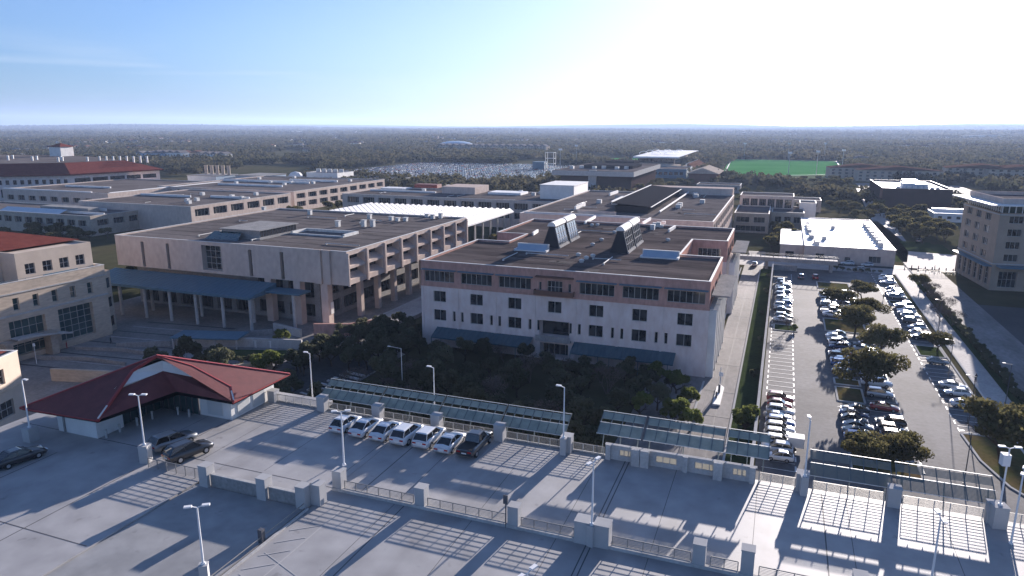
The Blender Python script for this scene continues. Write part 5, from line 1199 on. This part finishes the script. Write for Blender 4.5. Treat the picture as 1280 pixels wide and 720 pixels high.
# ------------------------------------------------------------------ far woods, suburbs, horizon
rs = np.random.RandomState(3)
EXC = [(-475,-200,585,885),(-170,-60,500,700),(-70,70,725,1130),(-180,-85,690,990),(-110,90,480,500),(55,100,430,575),(-700,-440,290,560),(-470,-350,440,560),(60,145,560,700),(-230,-90,320,380),(-110,30,240,420),(-10,30,390,420)]
def sector(n, r0, r1, a0=-64, a1=20):
    r = np.sqrt(rs.uniform(r0*r0, r1*r1, n)); a = np.radians(rs.uniform(a0, a1, n)); return r*np.sin(a), r*np.cos(a)
def keep(x, y, dens):
    k = np.ones(len(x), bool)
    for a, b_, c, d in EXC: k &= ~((x > a) & (x < b_) & (y > c) & (y < d))
    f_ = np.sin(x*.011+1.3)*np.sin(y*.007+.5)+.6*np.sin(x*.031+y*.023)+.3*np.sin(y*.05)
    return k & (f_ > dens)
def woods(name, n, r0, r1, leaves_n, size, h, rad, dens, label, excl_near=True):
    x, y = sector(n, r0, r1); k = keep(x, y, dens); x, y = x[k], y[k]
    if r0 < 600: k = (y > 455) | (x < -480) ; x, y = x[k], y[k]
    n = len(x); sc = rs.uniform(.6,1.3,n); z = np.array([gz(a, b_) for a, b_ in zip(x, y)])
    d = rs.normal(size=(n, leaves_n, 3)); d /= np.linalg.norm(d, axis=2)[:,:,None]; d *= rs.uniform(.35,1.0,(n, leaves_n, 1))
    P = d*np.array([rad, rad, h*.42])*sc[:,None,None]; P[:,:,2] += (h*.56*sc)[:,None]+z[:,None]; P[:,:,0] += x[:,None]; P[:,:,1] += y[:,None]
    P = P.reshape(-1,3); k = len(P); u = rs.normal(size=(k,3)); u /= np.linalg.norm(u,axis=1)[:,None]; w = np.cross(u, rs.normal(size=(k,3))); w /= np.linalg.norm(w,axis=1)[:,None]
    s = (size*rs.uniform(.6,1.3,k))[:,None]; V = np.empty((k*4,3))
    for j, (a, e) in enumerate(((-1,-.6),(1,-.75),(.8,.7),(-.7,.8))): V[j::4] = P+u*s*a*.5+w*s*e*.5
    o = bpy.data.objects.new(name, quadmesh(name, V, M['farleaf'])); COL.objects.link(o); tag(o, label, 'woods', kind='stuff'); return o
woods('woodland', 9000, 430, 1000, 34, 2.2, 8.5, 4.2, -.55, 'dense belt of scrub oaks beyond the campus buildings')
woods('woodland', 22000, 950, 2000, 16, 3.6, 8.5, 4.8, -.5, 'wide scrub oak woods between campus and the suburbs')
woods('distant_woodland', 34000, 1950, 4500, 7, 7.5, 9, 7, -.45, 'distant dark woods stretching across the plain')
woods('distant_woodland', 40000, 4400, 11000, 3, 20, 10, 20, -.4, 'farthest woods fading to blue at the horizon')
# houses of the suburbs
HM = [mat('house_wall_pale', (.72,.70,.66), .7), mat('house_wall_tan', (.46,.38,.30), .8), mat('house_wall_blue', (.45,.55,.66), .7)]
HR = [mat('house_roof_grey', (.17,.16,.16), .8), mat('house_roof_brown', (.12,.07,.055), .9), mat('house_roof_pale', (.5,.49,.48), .8)]
def house_mesh(w, d, h, rh, a, c):
    b = MB(); b.box(-w/2,w/2,-d/2,d/2,0,h,0); e = .8
    b.face([(-w/2-e,-d/2-e,h+.02),(w/2+e,-d/2-e,h+.02),(w/2-2,0,h+rh),(-w/2+2,0,h+rh)],1); b.face([(w/2+e,d/2+e,h+.02),(-w/2-e,d/2+e,h+.02),(-w/2+2,0,h+rh),(w/2-2,0,h+rh)],1)
    b.face([(w/2+e,-d/2-e,h+.02),(w/2+e,d/2+e,h+.02),(w/2-2,0,h+rh)],1); b.face([(-w/2-e,d/2+e,h+.02),(-w/2-e,-d/2-e,h+.02),(-w/2+2,0,h+rh)],1)
    for i in range(int(w//4)):
        for z in ([1.0] if h < 4 else [1.0,4.0]): x = -w/2+2+i*4; b.box(x-.6,x+.6,-d/2-.03,-d/2-.004,z,z+1.4,2)
    me = bpy.data.meshes.new('house'); me.from_pydata(b.v, [], b.f)
    for q in (HM[a], HR[c], M['glass']): me.materials.append(q)
    me.polygons.foreach_set('material_index', b.m); return me
hm = [house_mesh(*q) for q in ((16,11,3.2,3,0,0),(14,12,6,3,1,1),(18,10,3.2,2.6,0,2),(12,10,6,3,1,0),(22,14,6.5,3.5,0,1))]
hp = []
hr = random.Random(31)
clusters = [((90,178),420,90,70),((60,174),500,120,60),((190,186),180,60,26),((330,176),300,100,40),((450,182),160,60,26),((560,172),260,100,40),((700,176),260,100,40),((860,178),220,80,30),((1000,176),260,100,40),((1110,180),260,90,46),((1200,186),200,90,46),((1150,172),400,140,60),((1250,178),300,120,50),((760,170),500,160,40),((300,168),600,200,40),((960,168),600,200,40),((40,168),700,200,40)]
for (px, py), sx, sy, n in clusters:
    cx, cy, _ = at(px, py, 0)
    for i in range(n): hp.append((cx+hr.gauss(0,sx*.6), cy+hr.gauss(0,sy*1.6)))
def ok(x, y):
    return y > 520 and not any(a < x < b_ and c < y < d for a, b_, c, d in EXC) and x*x+y*y > 700**2
xs_, ys_ = sector(1500, 1200, 6500)
hp += [(a, b_) for a, b_ in zip(xs_, ys_) if math.sin(a*.004+1)*math.sin(b_*.003) > -.2]
hp = [p for p in hp if ok(*p)]; hp.sort(key=lambda p: p[0]**2+p[1]**2)
hs = MB(); hmats = []
for i, (x, y) in enumerate(hp):
    me = hr.choice(hm); a = hr.choice((0,90,20,110,45))+hr.uniform(-8,8)
    if i < 290:
        o = bpy.data.objects.new('house', me); COL.objects.link(o); o.location = (x, y, gz(x,y)-.3); o.rotation_euler = (0,0,R(a)); tag(o, 'small suburban house among the trees beyond the campus', 'house', 'suburban houses beyond the campus')
    else:
        s_, c_ = math.sin(R(a)), math.cos(R(a)); k = len(hs.v); z = gz(x,y)-.3; hs.v += [(x+v.co.x*c_-v.co.y*s_, y+v.co.x*s_+v.co.y*c_, v.co.z+z) for v in me.vertices]
        mi = []
        for q in me.materials:
            if q not in hmats: hmats.append(q)
            mi.append(hmats.index(q))
        for p in me.polygons: hs.f.append(tuple(v+k for v in p.vertices)); hs.m.append(mi[p.material_index])
tag(hs.build('distant_houses', hmats), 'scattered tiny pale houses of the far suburbs', 'houses', kind='stuff')
# larger far buildings
def apart(px, py, w, d, h, label, m=0, r=0, rz=0, nb=1):
    x, y, _ = at(px, py, 0); t = thing('apartment_building' if nb else 'hall_building', label, 'building', (x, y, 0), R(rz))
    b = MB(); b.box(-w/2,w/2,-d/2,d/2,0,h); b.build('wall', HM[m], t)
    b = MB()
    k = max(1, int(w//14)) if nb else 1
    for i in range(k):
        x0 = -w/2+w*i/k-.5; x1 = -w/2+w*(i+1)/k+.5; xm = (x0+x1)/2
        b.face([(x0,-d/2-.8,h+.03),(x1,-d/2-.8,h+.03),(xm,-d/2-.8,h+3.5)]); b.face([(x0,-d/2-.8,h+.03),(xm,-d/2-.8,h+3.5),(xm,d/2,h+3.5),(x0,d/2,h+.03)]); b.face([(x1,-d/2-.8,h+.03),(x1,d/2,h+.03),(xm,d/2,h+3.5),(xm,-d/2-.8,h+3.5)])
    b.build('roof', HR[r], t)
    for i in range(int(w//6)):
        b = MB()
        for z in range(int(h//3)): b.box(-w/2+2+i*6,-w/2+4.5+i*6,-d/2-.05,-d/2-.01,1+z*3,2.6+z*3)
        b.build('window', M['glass'], t)
apart(190,200,46,14,10,'pale blue apartment block, left one of the group far behind the red roofed hall',2,0,10)
apart(215,200,60,14,11,'pale blue apartment block with gables, middle of the far left group',0,0,-6)
apart(240,199,40,14,10,'tan apartment block with dark roofs in the far left group',1,1,14)
apart(268,200,60,14,9,'white blue apartment block at the right end of the far left group',0,0,-4)
apart(615,190,230,18,12,'long pale apartment terrace far beyond the car park',1,0,-2)
apart(1075,222,60,24,10,'brown hall with pale hipped roof right of the sports field',1,1,6,0)
apart(1120,226,70,24,10,'long brown hall behind the dark brown block',1,1,2,0)
apart(1225,226,60,30,12,'brown gabled hall behind the tan office block, left one',1,1,-4,0)
apart(1275,228,60,30,12,'brown gabled hall behind the tan office block, right one',1,1,4,0)
apart(370,166,120,30,10,'pale warehouse far out on the plain left of centre',0,2,0,0)
apart(1118,166,260,60,12,'broad white warehouse near the right horizon',0,2,0,0)
apart(1232,173,160,50,10,'white warehouse low on the plain at far right',0,2,0,0)
apart(1075,203,40,20,6,'pale flat store right of the field end',0,0,0,0)
x, y, _ = at(570,186,0); dm = thing('dome_hall', 'pale blue domed hall standing out of the far woods', 'building', (x,y,0)); b = MB()
for i in range(6):
    for j in range(24):
        a0, a1 = 2*math.pi*j/24, 2*math.pi*(j+1)/24; e0, e1 = math.pi/2*i/6, math.pi/2*(i+1)/6
        g_ = lambda e, a: (38*math.cos(e)*math.cos(a), 38*math.cos(e)*math.sin(a), 8+9*math.sin(e)); b.face([g_(e0,a0),g_(e0,a1),g_(e1,a1),g_(e1,a0)])
b.build('dome', M['bluesky'], dm, True); b = MB(); b.tube((0,0,0),(0,0,8),38,38,24); b.build('wall', HM[0], dm)
# field light masts, radio tower on the horizon
for i, (px, py) in enumerate(((985,222),(1020,219),(1052,216),(930,200),(985,200),(1030,200),(700,214),(720,205))):
    x, y, _ = at(px, py, 0); t = thing('floodlight_mast', ['floodlight mast at the near left corner of the sports field','floodlight mast at the near middle of the sports field','floodlight mast at the near right corner of the sports field','floodlight mast at the far left corner of the sports field','floodlight mast at the far middle of the sports field','floodlight mast at the far right corner of the sports field','floodlight mast left of the black walled building','floodlight mast behind the black walled building'][i], 'mast', (x, y, 0))
    b = MB(); b.tube((0,0,0),(0,0,24),.35,.2,8); b.build('pole', M['metalw'], t); b = MB(); b.box(-2,2,-.2,.2,23,25); b.build('lamp_bank', M['lampw'], t)
for px, h, l in ((553,60,'thin radio mast on the horizon left of centre'),(116,60,'stubby tower on the left horizon')):
    x, y, _ = at(px, 160.5, 0); t = thing('radio_mast', l, 'mast', (x, y, 0)); b = MB(); b.tube((0,0,0),(0,0,h),8,3,6); b.build('mast', M['metalw'], t)
# lattice frame tower near the far car park
x, y, _ = at(688,212,0); t = thing('steel_frame', 'tall open steel frame beside the far car park', 'frame', (x,y,0)); b = MB()
for i in (-5,5):
    for j in (-4,4): b.bar((i,j,0),(i,j,20),.5,.5)
for z in (7,13,19.5):
    for s in (-1,1): b.bar((-5,4*s,z),(5,4*s,z),.4,.4); b.bar((5*s,-4,z),(5*s,4,z),.4,.4)
b.build('frame', M['metalw'], t); b = MB(); b.box(-20,-5.6,-6,6,0,9); b.build('side_building', M['bluemet'], t)

# ------------------------------------------------------------------ walls, steps and small things around the plaza
def wall(label, pts, h, w, m, name='retaining_wall', z=0):
    b = MB()
    ox, oy = pts[0]
    for p, q in zip(pts, pts[1:]): b.bar((p[0]-ox,p[1]-oy,h/2),(q[0]-ox,q[1]-oy,h/2),w,h)
    o = b.build(name, M[m]); o.location = (ox, oy, z); return tag(o, label, 'wall')
wall('long concrete wall between grass strip and car park', [(-.95,66),(-.95,262)], 3.2, .45, 'conc', 'boundary_wall')
wall('shaded concrete wall across the far end of the left car row', [(-.7,262.2),(7,262.2)], 2.0, .4, 'concd', 'boundary_wall')
wall('beige retaining wall at the foot of the plaza beside the pavilion', [(-134,92),(-118,96),(-104,104),(-96,112)], 2.6, .6, 'beige')
wall('curved concrete wall beside the plaza path', [(-140,112),(-130,118),(-122,128),(-114,134)], 1.4, .5, 'concd')
wall('long low wall of the sunken court under the precast hall', [(-128,118),(-112,124),(-100,127)], 2.2, .6, 'conc')
wall('sunlit terrace wall at the right foot of the precast hall', [(-104,137),(-96,140),(-92,146)], 3.0, .8, 'pink')
wall('low white wall below the terrace of the precast hall', [(-116,137),(-106,134.5)], 2.0, .6, 'conc')
wall('low kerb wall between hall and pink building', [(-97,150),(-95,200)], 1.1, .5, 'conc')
wall('low stone wall beyond the pavilion roof', [(-100,92),(-90,86),(-84,78)], 1.8, .6, 'concd')
slab('terrace', [(-104,138),(-92,141),(-88,160),(-90,215),(-97,215),(-97,146)], 0, 1.0, M['walk'])
slab('planting_bed', [(-118,112),(-100,118),(-98,125),(-116,119)], 0, .5, M['green'])
slab('planting_bed', [(-114,88),(-98,94),(-92,108),(-108,104)], 0, .7, M['green'])
sheet('courtyard', [(-100,100),(-78,96),(-76,128),(-96,132)], .07, M['asphd'])
bc = thing('court_roof', 'low flat blue roof over the sunken court below the porch columns', 'roof', (-121,121,0), R(16))
b = MB(); b.box(-8,8,-3,3,2.6,2.9); b.build('roof', M['bluemet'], bc)
for x in (-7.5,-2.5,2.5,7.5): b = MB(); b.box(x-.15,x+.15,-2.8,-2.5,0,2.59); b.build('post', M['conc'], bc)
for i in range(16):
    x, y = g_r.uniform(-120,-98), g_r.uniform(96,116); put_tree('hedge' if i % 3 else 'grove', x, y, g_r.uniform(.7,1.1), 'dark plant in the sunken court beyond the pavilion', 'plant', 'plants of the sunken court')
for i, (x0, y0, x1, y1) in enumerate(((-150,100,-128,104),(-148,108,-126,111),(-152,92,-140,84))):
    wall('low path wall crossing the left plaza, '+['middle one','one nearest the porch columns','one nearest the frame edge'][i], [(x0,y0),((x0+x1)/2,(y0+y1)/2+1.5),(x1,y1)], .9, .4, 'concd')
for i in range(9):
    y = 96+i*4.4; sheet('paving_band', [(-152,y),(-126,y+3),(-126,y+3.5),(-152,y+.5)], .055, M['walk'] if i % 2 else M['asphd'])
st = thing('stair_steps', 'curved stone steps at the left edge of the grove', 'steps', (-78,108,0)); st['_org'] = [-78,108,0]
for i in range(8): part(st, 'step', 'conc', lambda b: b.bar((-83+i*.4,104+i*1.6,.12+.12*i),(-77+i*.25,102.5+i*1.7,.12+.12*i),.5,.24+.24*i*0+.1))
for i in range(5):
    o = MB(); o.box(-.35,.35,-.35,.35,0,1.6); o.box(-.42,.42,-.42,.42,1.6,1.75); q = o.build('white_bollard', M['white']); q.location = (-121+i*3.4, 121.6+i*.9, 0); tag(q, 'white post in the row along the sunken court, '+['first from the left','second from the left','middle one','second from the right','rightmost'][i], 'post', 'white posts along the court')
for i in range(11):
    o = MB(); o.tube((0,0,0),(0,0,.9),.18,.18,8); o.tube((0,0,.9),(0,0,1.05),.24,.05,8); q = o.build('bollard', M['dframe']); q.location = (43.5+i*2.1, 283.2-i*.3, .1); tag(q, 'dark bollard in the row across the bright crossing before the office block', 'bollard', 'bollards at the bright crossing')
bf = railing('thin dark fence along the near edge of the bright crossing', 46, 62, 274, z=.1, h=1.2, n=3, group=None)
# footbridge over the side road
fb = thing('footbridge', 'pale footbridge with posts crossing the side road', 'bridge', (-12,262,0)); fb['_org'] = [-12,262,0]
part(fb, 'deck', 'walk', lambda b: b.box(-22,20,263,268.2,3.4,3.9)); part(fb, 'edge_beam', 'concd', lambda b: b.box(-22,20,262.6,262.98,2.9,4.3))
for x in (-20,-3.2,18): part(fb, 'pier', 'concd', lambda b: b.box(x-.5,x+.5,263.4,267.8,0,3.38))
part(fb, 'railing', 'rail', lambda b: ([b.box(-22+i*1.5,-21.9+i*1.5,262.7,262.8,4.3,5.4) for i in range(29)], b.box(-22,20.1,262.7,262.8,5.4,5.5), b.box(-22,20.1,268.0,268.1,4.9,5.0)) and None)
# guard booth island in the side road
kb = thing('gate_island', 'narrow white kerbed island with card reader in the side road', 'gate', (-8.2,131,0)); kb['_org'] = [-8.2,131,0]
part(kb, 'island', 'white', lambda b: b.prism([(-8.9,126),(-7.5,126),(-7.5,135.5),(-8.2,136.5),(-8.9,135.5)], .05, .35))
part(kb, 'reader', 'dframe', lambda b: (b.box(-8.6,-8.3,129,129.3,.36,1.6), b.box(-8.4,-8.0,132,132.5,.36,2.0)))
part(kb, 'barrier_arm', 'paint', lambda b: b.bar((-8.2,133,1.2),(-8.2,133,5.2),.12,.12)); part(kb, 'sign_post', 'lampw', lambda b: (b.tube((-8.2,135,.36),(-8.2,135,3.4),.05,.05,6), b.box(-8.6,-7.8,134.9,134.96,2.7,3.5)))
# pedestrians
SK = mat('skin', (.45,.28,.20), .6); CL = [mat('clothes_dark', (.03,.035,.05), .9), mat('clothes_red', (.4,.06,.06), .9), mat('clothes_white', (.7,.7,.7), .9), mat('clothes_blue', (.08,.14,.3), .9)]
HAIR = mat('hair', (.03,.02,.015), .8)
def person(x, y, z, ang, top, label):
    J = {'pel':(0,0,.95,.15),'ch':(0,0,1.3,.17),'nk':(0,0,1.48,.06),'hd':(.02,0,1.62,.10),'ht':(.02,0,1.72,.07),'hl':(0,.1,.9,.10),'kl':(.12,.1,.5,.07),'al':(.02,.1,.08,.05),'tl':(.18,.1,.04,.04),'hr':(0,-.1,.9,.10),'kr':(-.02,-.1,.5,.07),'ar':(-.18,-.1,.10,.05),'tr':(-.03,-.1,.04,.04),
         'sl':(0,.19,1.4,.07),'el':(-.06,.25,1.13,.05),'wl':(.06,.26,.88,.04),'sr':(0,-.19,1.4,.07),'er':(.06,-.25,1.13,.05),'wr':(.2,-.24,.92,.04)}
    ks = list(J); E = [('pel','ch'),('ch','nk'),('nk','hd'),('hd','ht'),('pel','hl'),('hl','kl'),('kl','al'),('al','tl'),('pel','hr'),('hr','kr'),('kr','ar'),('ar','tr'),('ch','sl'),('sl','el'),('el','wl'),('ch','sr'),('sr','er'),('er','wr')]
    me = bpy.data.meshes.new('person'); me.from_pydata([J[k][:3] for k in ks], [(ks.index(a), ks.index(b_)) for a, b_ in E], []); o = bpy.data.objects.new('person', me); COL.objects.link(o)
    s = o.modifiers.new('skin', 'SKIN'); me.skin_vertices.new() if not me.skin_vertices else None
    for i, k in enumerate(ks): me.skin_vertices[0].data[i].radius = (J[k][3],)*2; me.skin_vertices[0].data[i].use_root = (i == 0)
    o.modifiers.new('sub', 'SUBSURF').render_levels = 1; me.materials.append(CL[top]); o.location = (x, y, z); o.rotation_euler = (0,0,ang); tag(o, label, 'person')
    b = MB(); b.tube((.03,0,1.56),(.03,0,1.70),.085,.10,8); h = b.build('head', SK, o); b = MB(); b.tube((0,0,1.66),(0,0,1.78),.115,.06,8); b.build('hair', HAIR, o)
    return o
for i, (px, py, c, l) in enumerate(((84,436,1,'person in a red top on the plaza before the beige building'),(139,430,0,'person in dark clothes at the corner of the beige building'),(38,436,2,'person in white at the entrance of the beige building'),(936,322,0,'person in dark clothes walking at the head of the side road'),(1196,312,0,'person in dark clothes on the bright crossing'),(1168,338,0,'person in dark clothes by the far corner of the car park'),(1156,372,3,'person in blue walking on the pavement beside the car park'),(1219,478,0,'person in dark clothes on the shaded street side'),(390,438,2,'person in white in the sunken court'),(1104,375,0,'person in dark clothes between cars of the middle rows'))):
    x, y, _ = at(px, py, 0); person(x, y, .08, random.uniform(0,6.28), c, l)
for i in range(6):
    x = -14+i*4.3; person(x, 265.5, 3.92, 0 if i % 2 else 3.1, 0, 'person in dark clothes on the footbridge, '+['leftmost','second from the left','third from the left','third from the right','second from the right','rightmost'][i])

# ------------------------------------------------------------------ roof seams, pipes and patches
M['seam'] = mat('roof_seam', (.05,.045,.045), .95); M['patch'] = mat('roof_patch', (.16,.14,.13), .95, (.11,.1,.09), .5)
def roofwork(root, x0, x1, y0, y1, z, n, seed):
    q = random.Random(seed); ox, oy = root.location.x, root.location.y
    b = MB(); y = y0
    while y < y1: b.box(x0-ox, x1-ox, y-.05-oy, y+.05-oy, z+.004, z+.03); y += 6.2
    b.build('roof_seams', M['seam'], root)
    for i in range(n):
        x, y = q.uniform(x0+3, x1-9), q.uniform(y0+2, y1-8); b = MB(); b.box(x-ox, x+q.uniform(1.5,5)-ox, y-oy, y+q.uniform(1,4)-oy, z+.004, z+.04); b.build('roof_patch', M['patch'], root)
    for i in range(n//2):
        x, y = q.uniform(x0+3, x1-9), q.uniform(y0+2, y1-8); b = MB(); L = q.uniform(3,12)
        if i % 2: b.tube((x-ox,y-oy,z+.35),(x-ox+L,y-oy,z+.35),.12,.12,6); b.box(x-ox,x-ox+.3,y-oy-.2,y-oy+.2,z+.01,z+.34)
        else: b.tube((x-ox,y-oy,z+.35),(x-ox,y-oy+L,z+.35),.12,.12,6); b.box(x-ox-.2,x-ox+.2,y-oy,y-oy+.3,z+.01,z+.34)
        b.build('roof_pipe', M['unit'], root)
roofwork(cb_, -66, -22, 142, 167, 19.452, 9, 1); roofwork(cb_, -64, -23, 190, 217, 19.452, 7, 2); roofwork(lb, -172, -101, 146, 212, 19.602, 16, 3); roofwork(b5, -90, -63, 253, 350, 17.302, 10, 4); roofwork(b5, -41, -23, 251, 350, 17.302, 8, 5); roofwork(b3, -220, -120, 329, 350, 13.402, 10, 6); roofwork(d2, -334, -264, 260, 330, 11.902, 8, 7)

# ------------------------------------------------------------------ haze
hb = MB(); hb.box(-16000,14000,-400,21000,-14,260); hz = hb.build('haze', mat('haze_air', (.8,.85,.9)))
hm_ = hz.data.materials[0].node_tree; hm_.nodes.clear(); vo = hm_.nodes.new('ShaderNodeVolumePrincipled'); vo.inputs['Color'].default_value = (.50,.66,1.0,1); vo.inputs['Density'].default_value = .00007; vo.inputs['Anisotropy'].default_value = .2
oo_ = hm_.nodes.new('ShaderNodeOutputMaterial'); hm_.links.new(vo.outputs[0], oo_.inputs['Volume']); tag(hz, kind='stuff', label='pale blue haze over the plain', cat='haze')
# drop unused prototypes and helper props
for k, u in USED.items():
    if not u:
        for c in list(PROTO[k].children_recursive): bpy.data.objects.remove(c)
        bpy.data.objects.remove(PROTO[k])
for L_ in TP_.values():
    for p in L_:
        if p.name not in TU:
            for c in list(p.children_recursive): bpy.data.objects.remove(c)
            bpy.data.objects.remove(p)
for o in COL.objects:
    if '_org' in o: del o['_org']
print('objects', len(COL.objects))
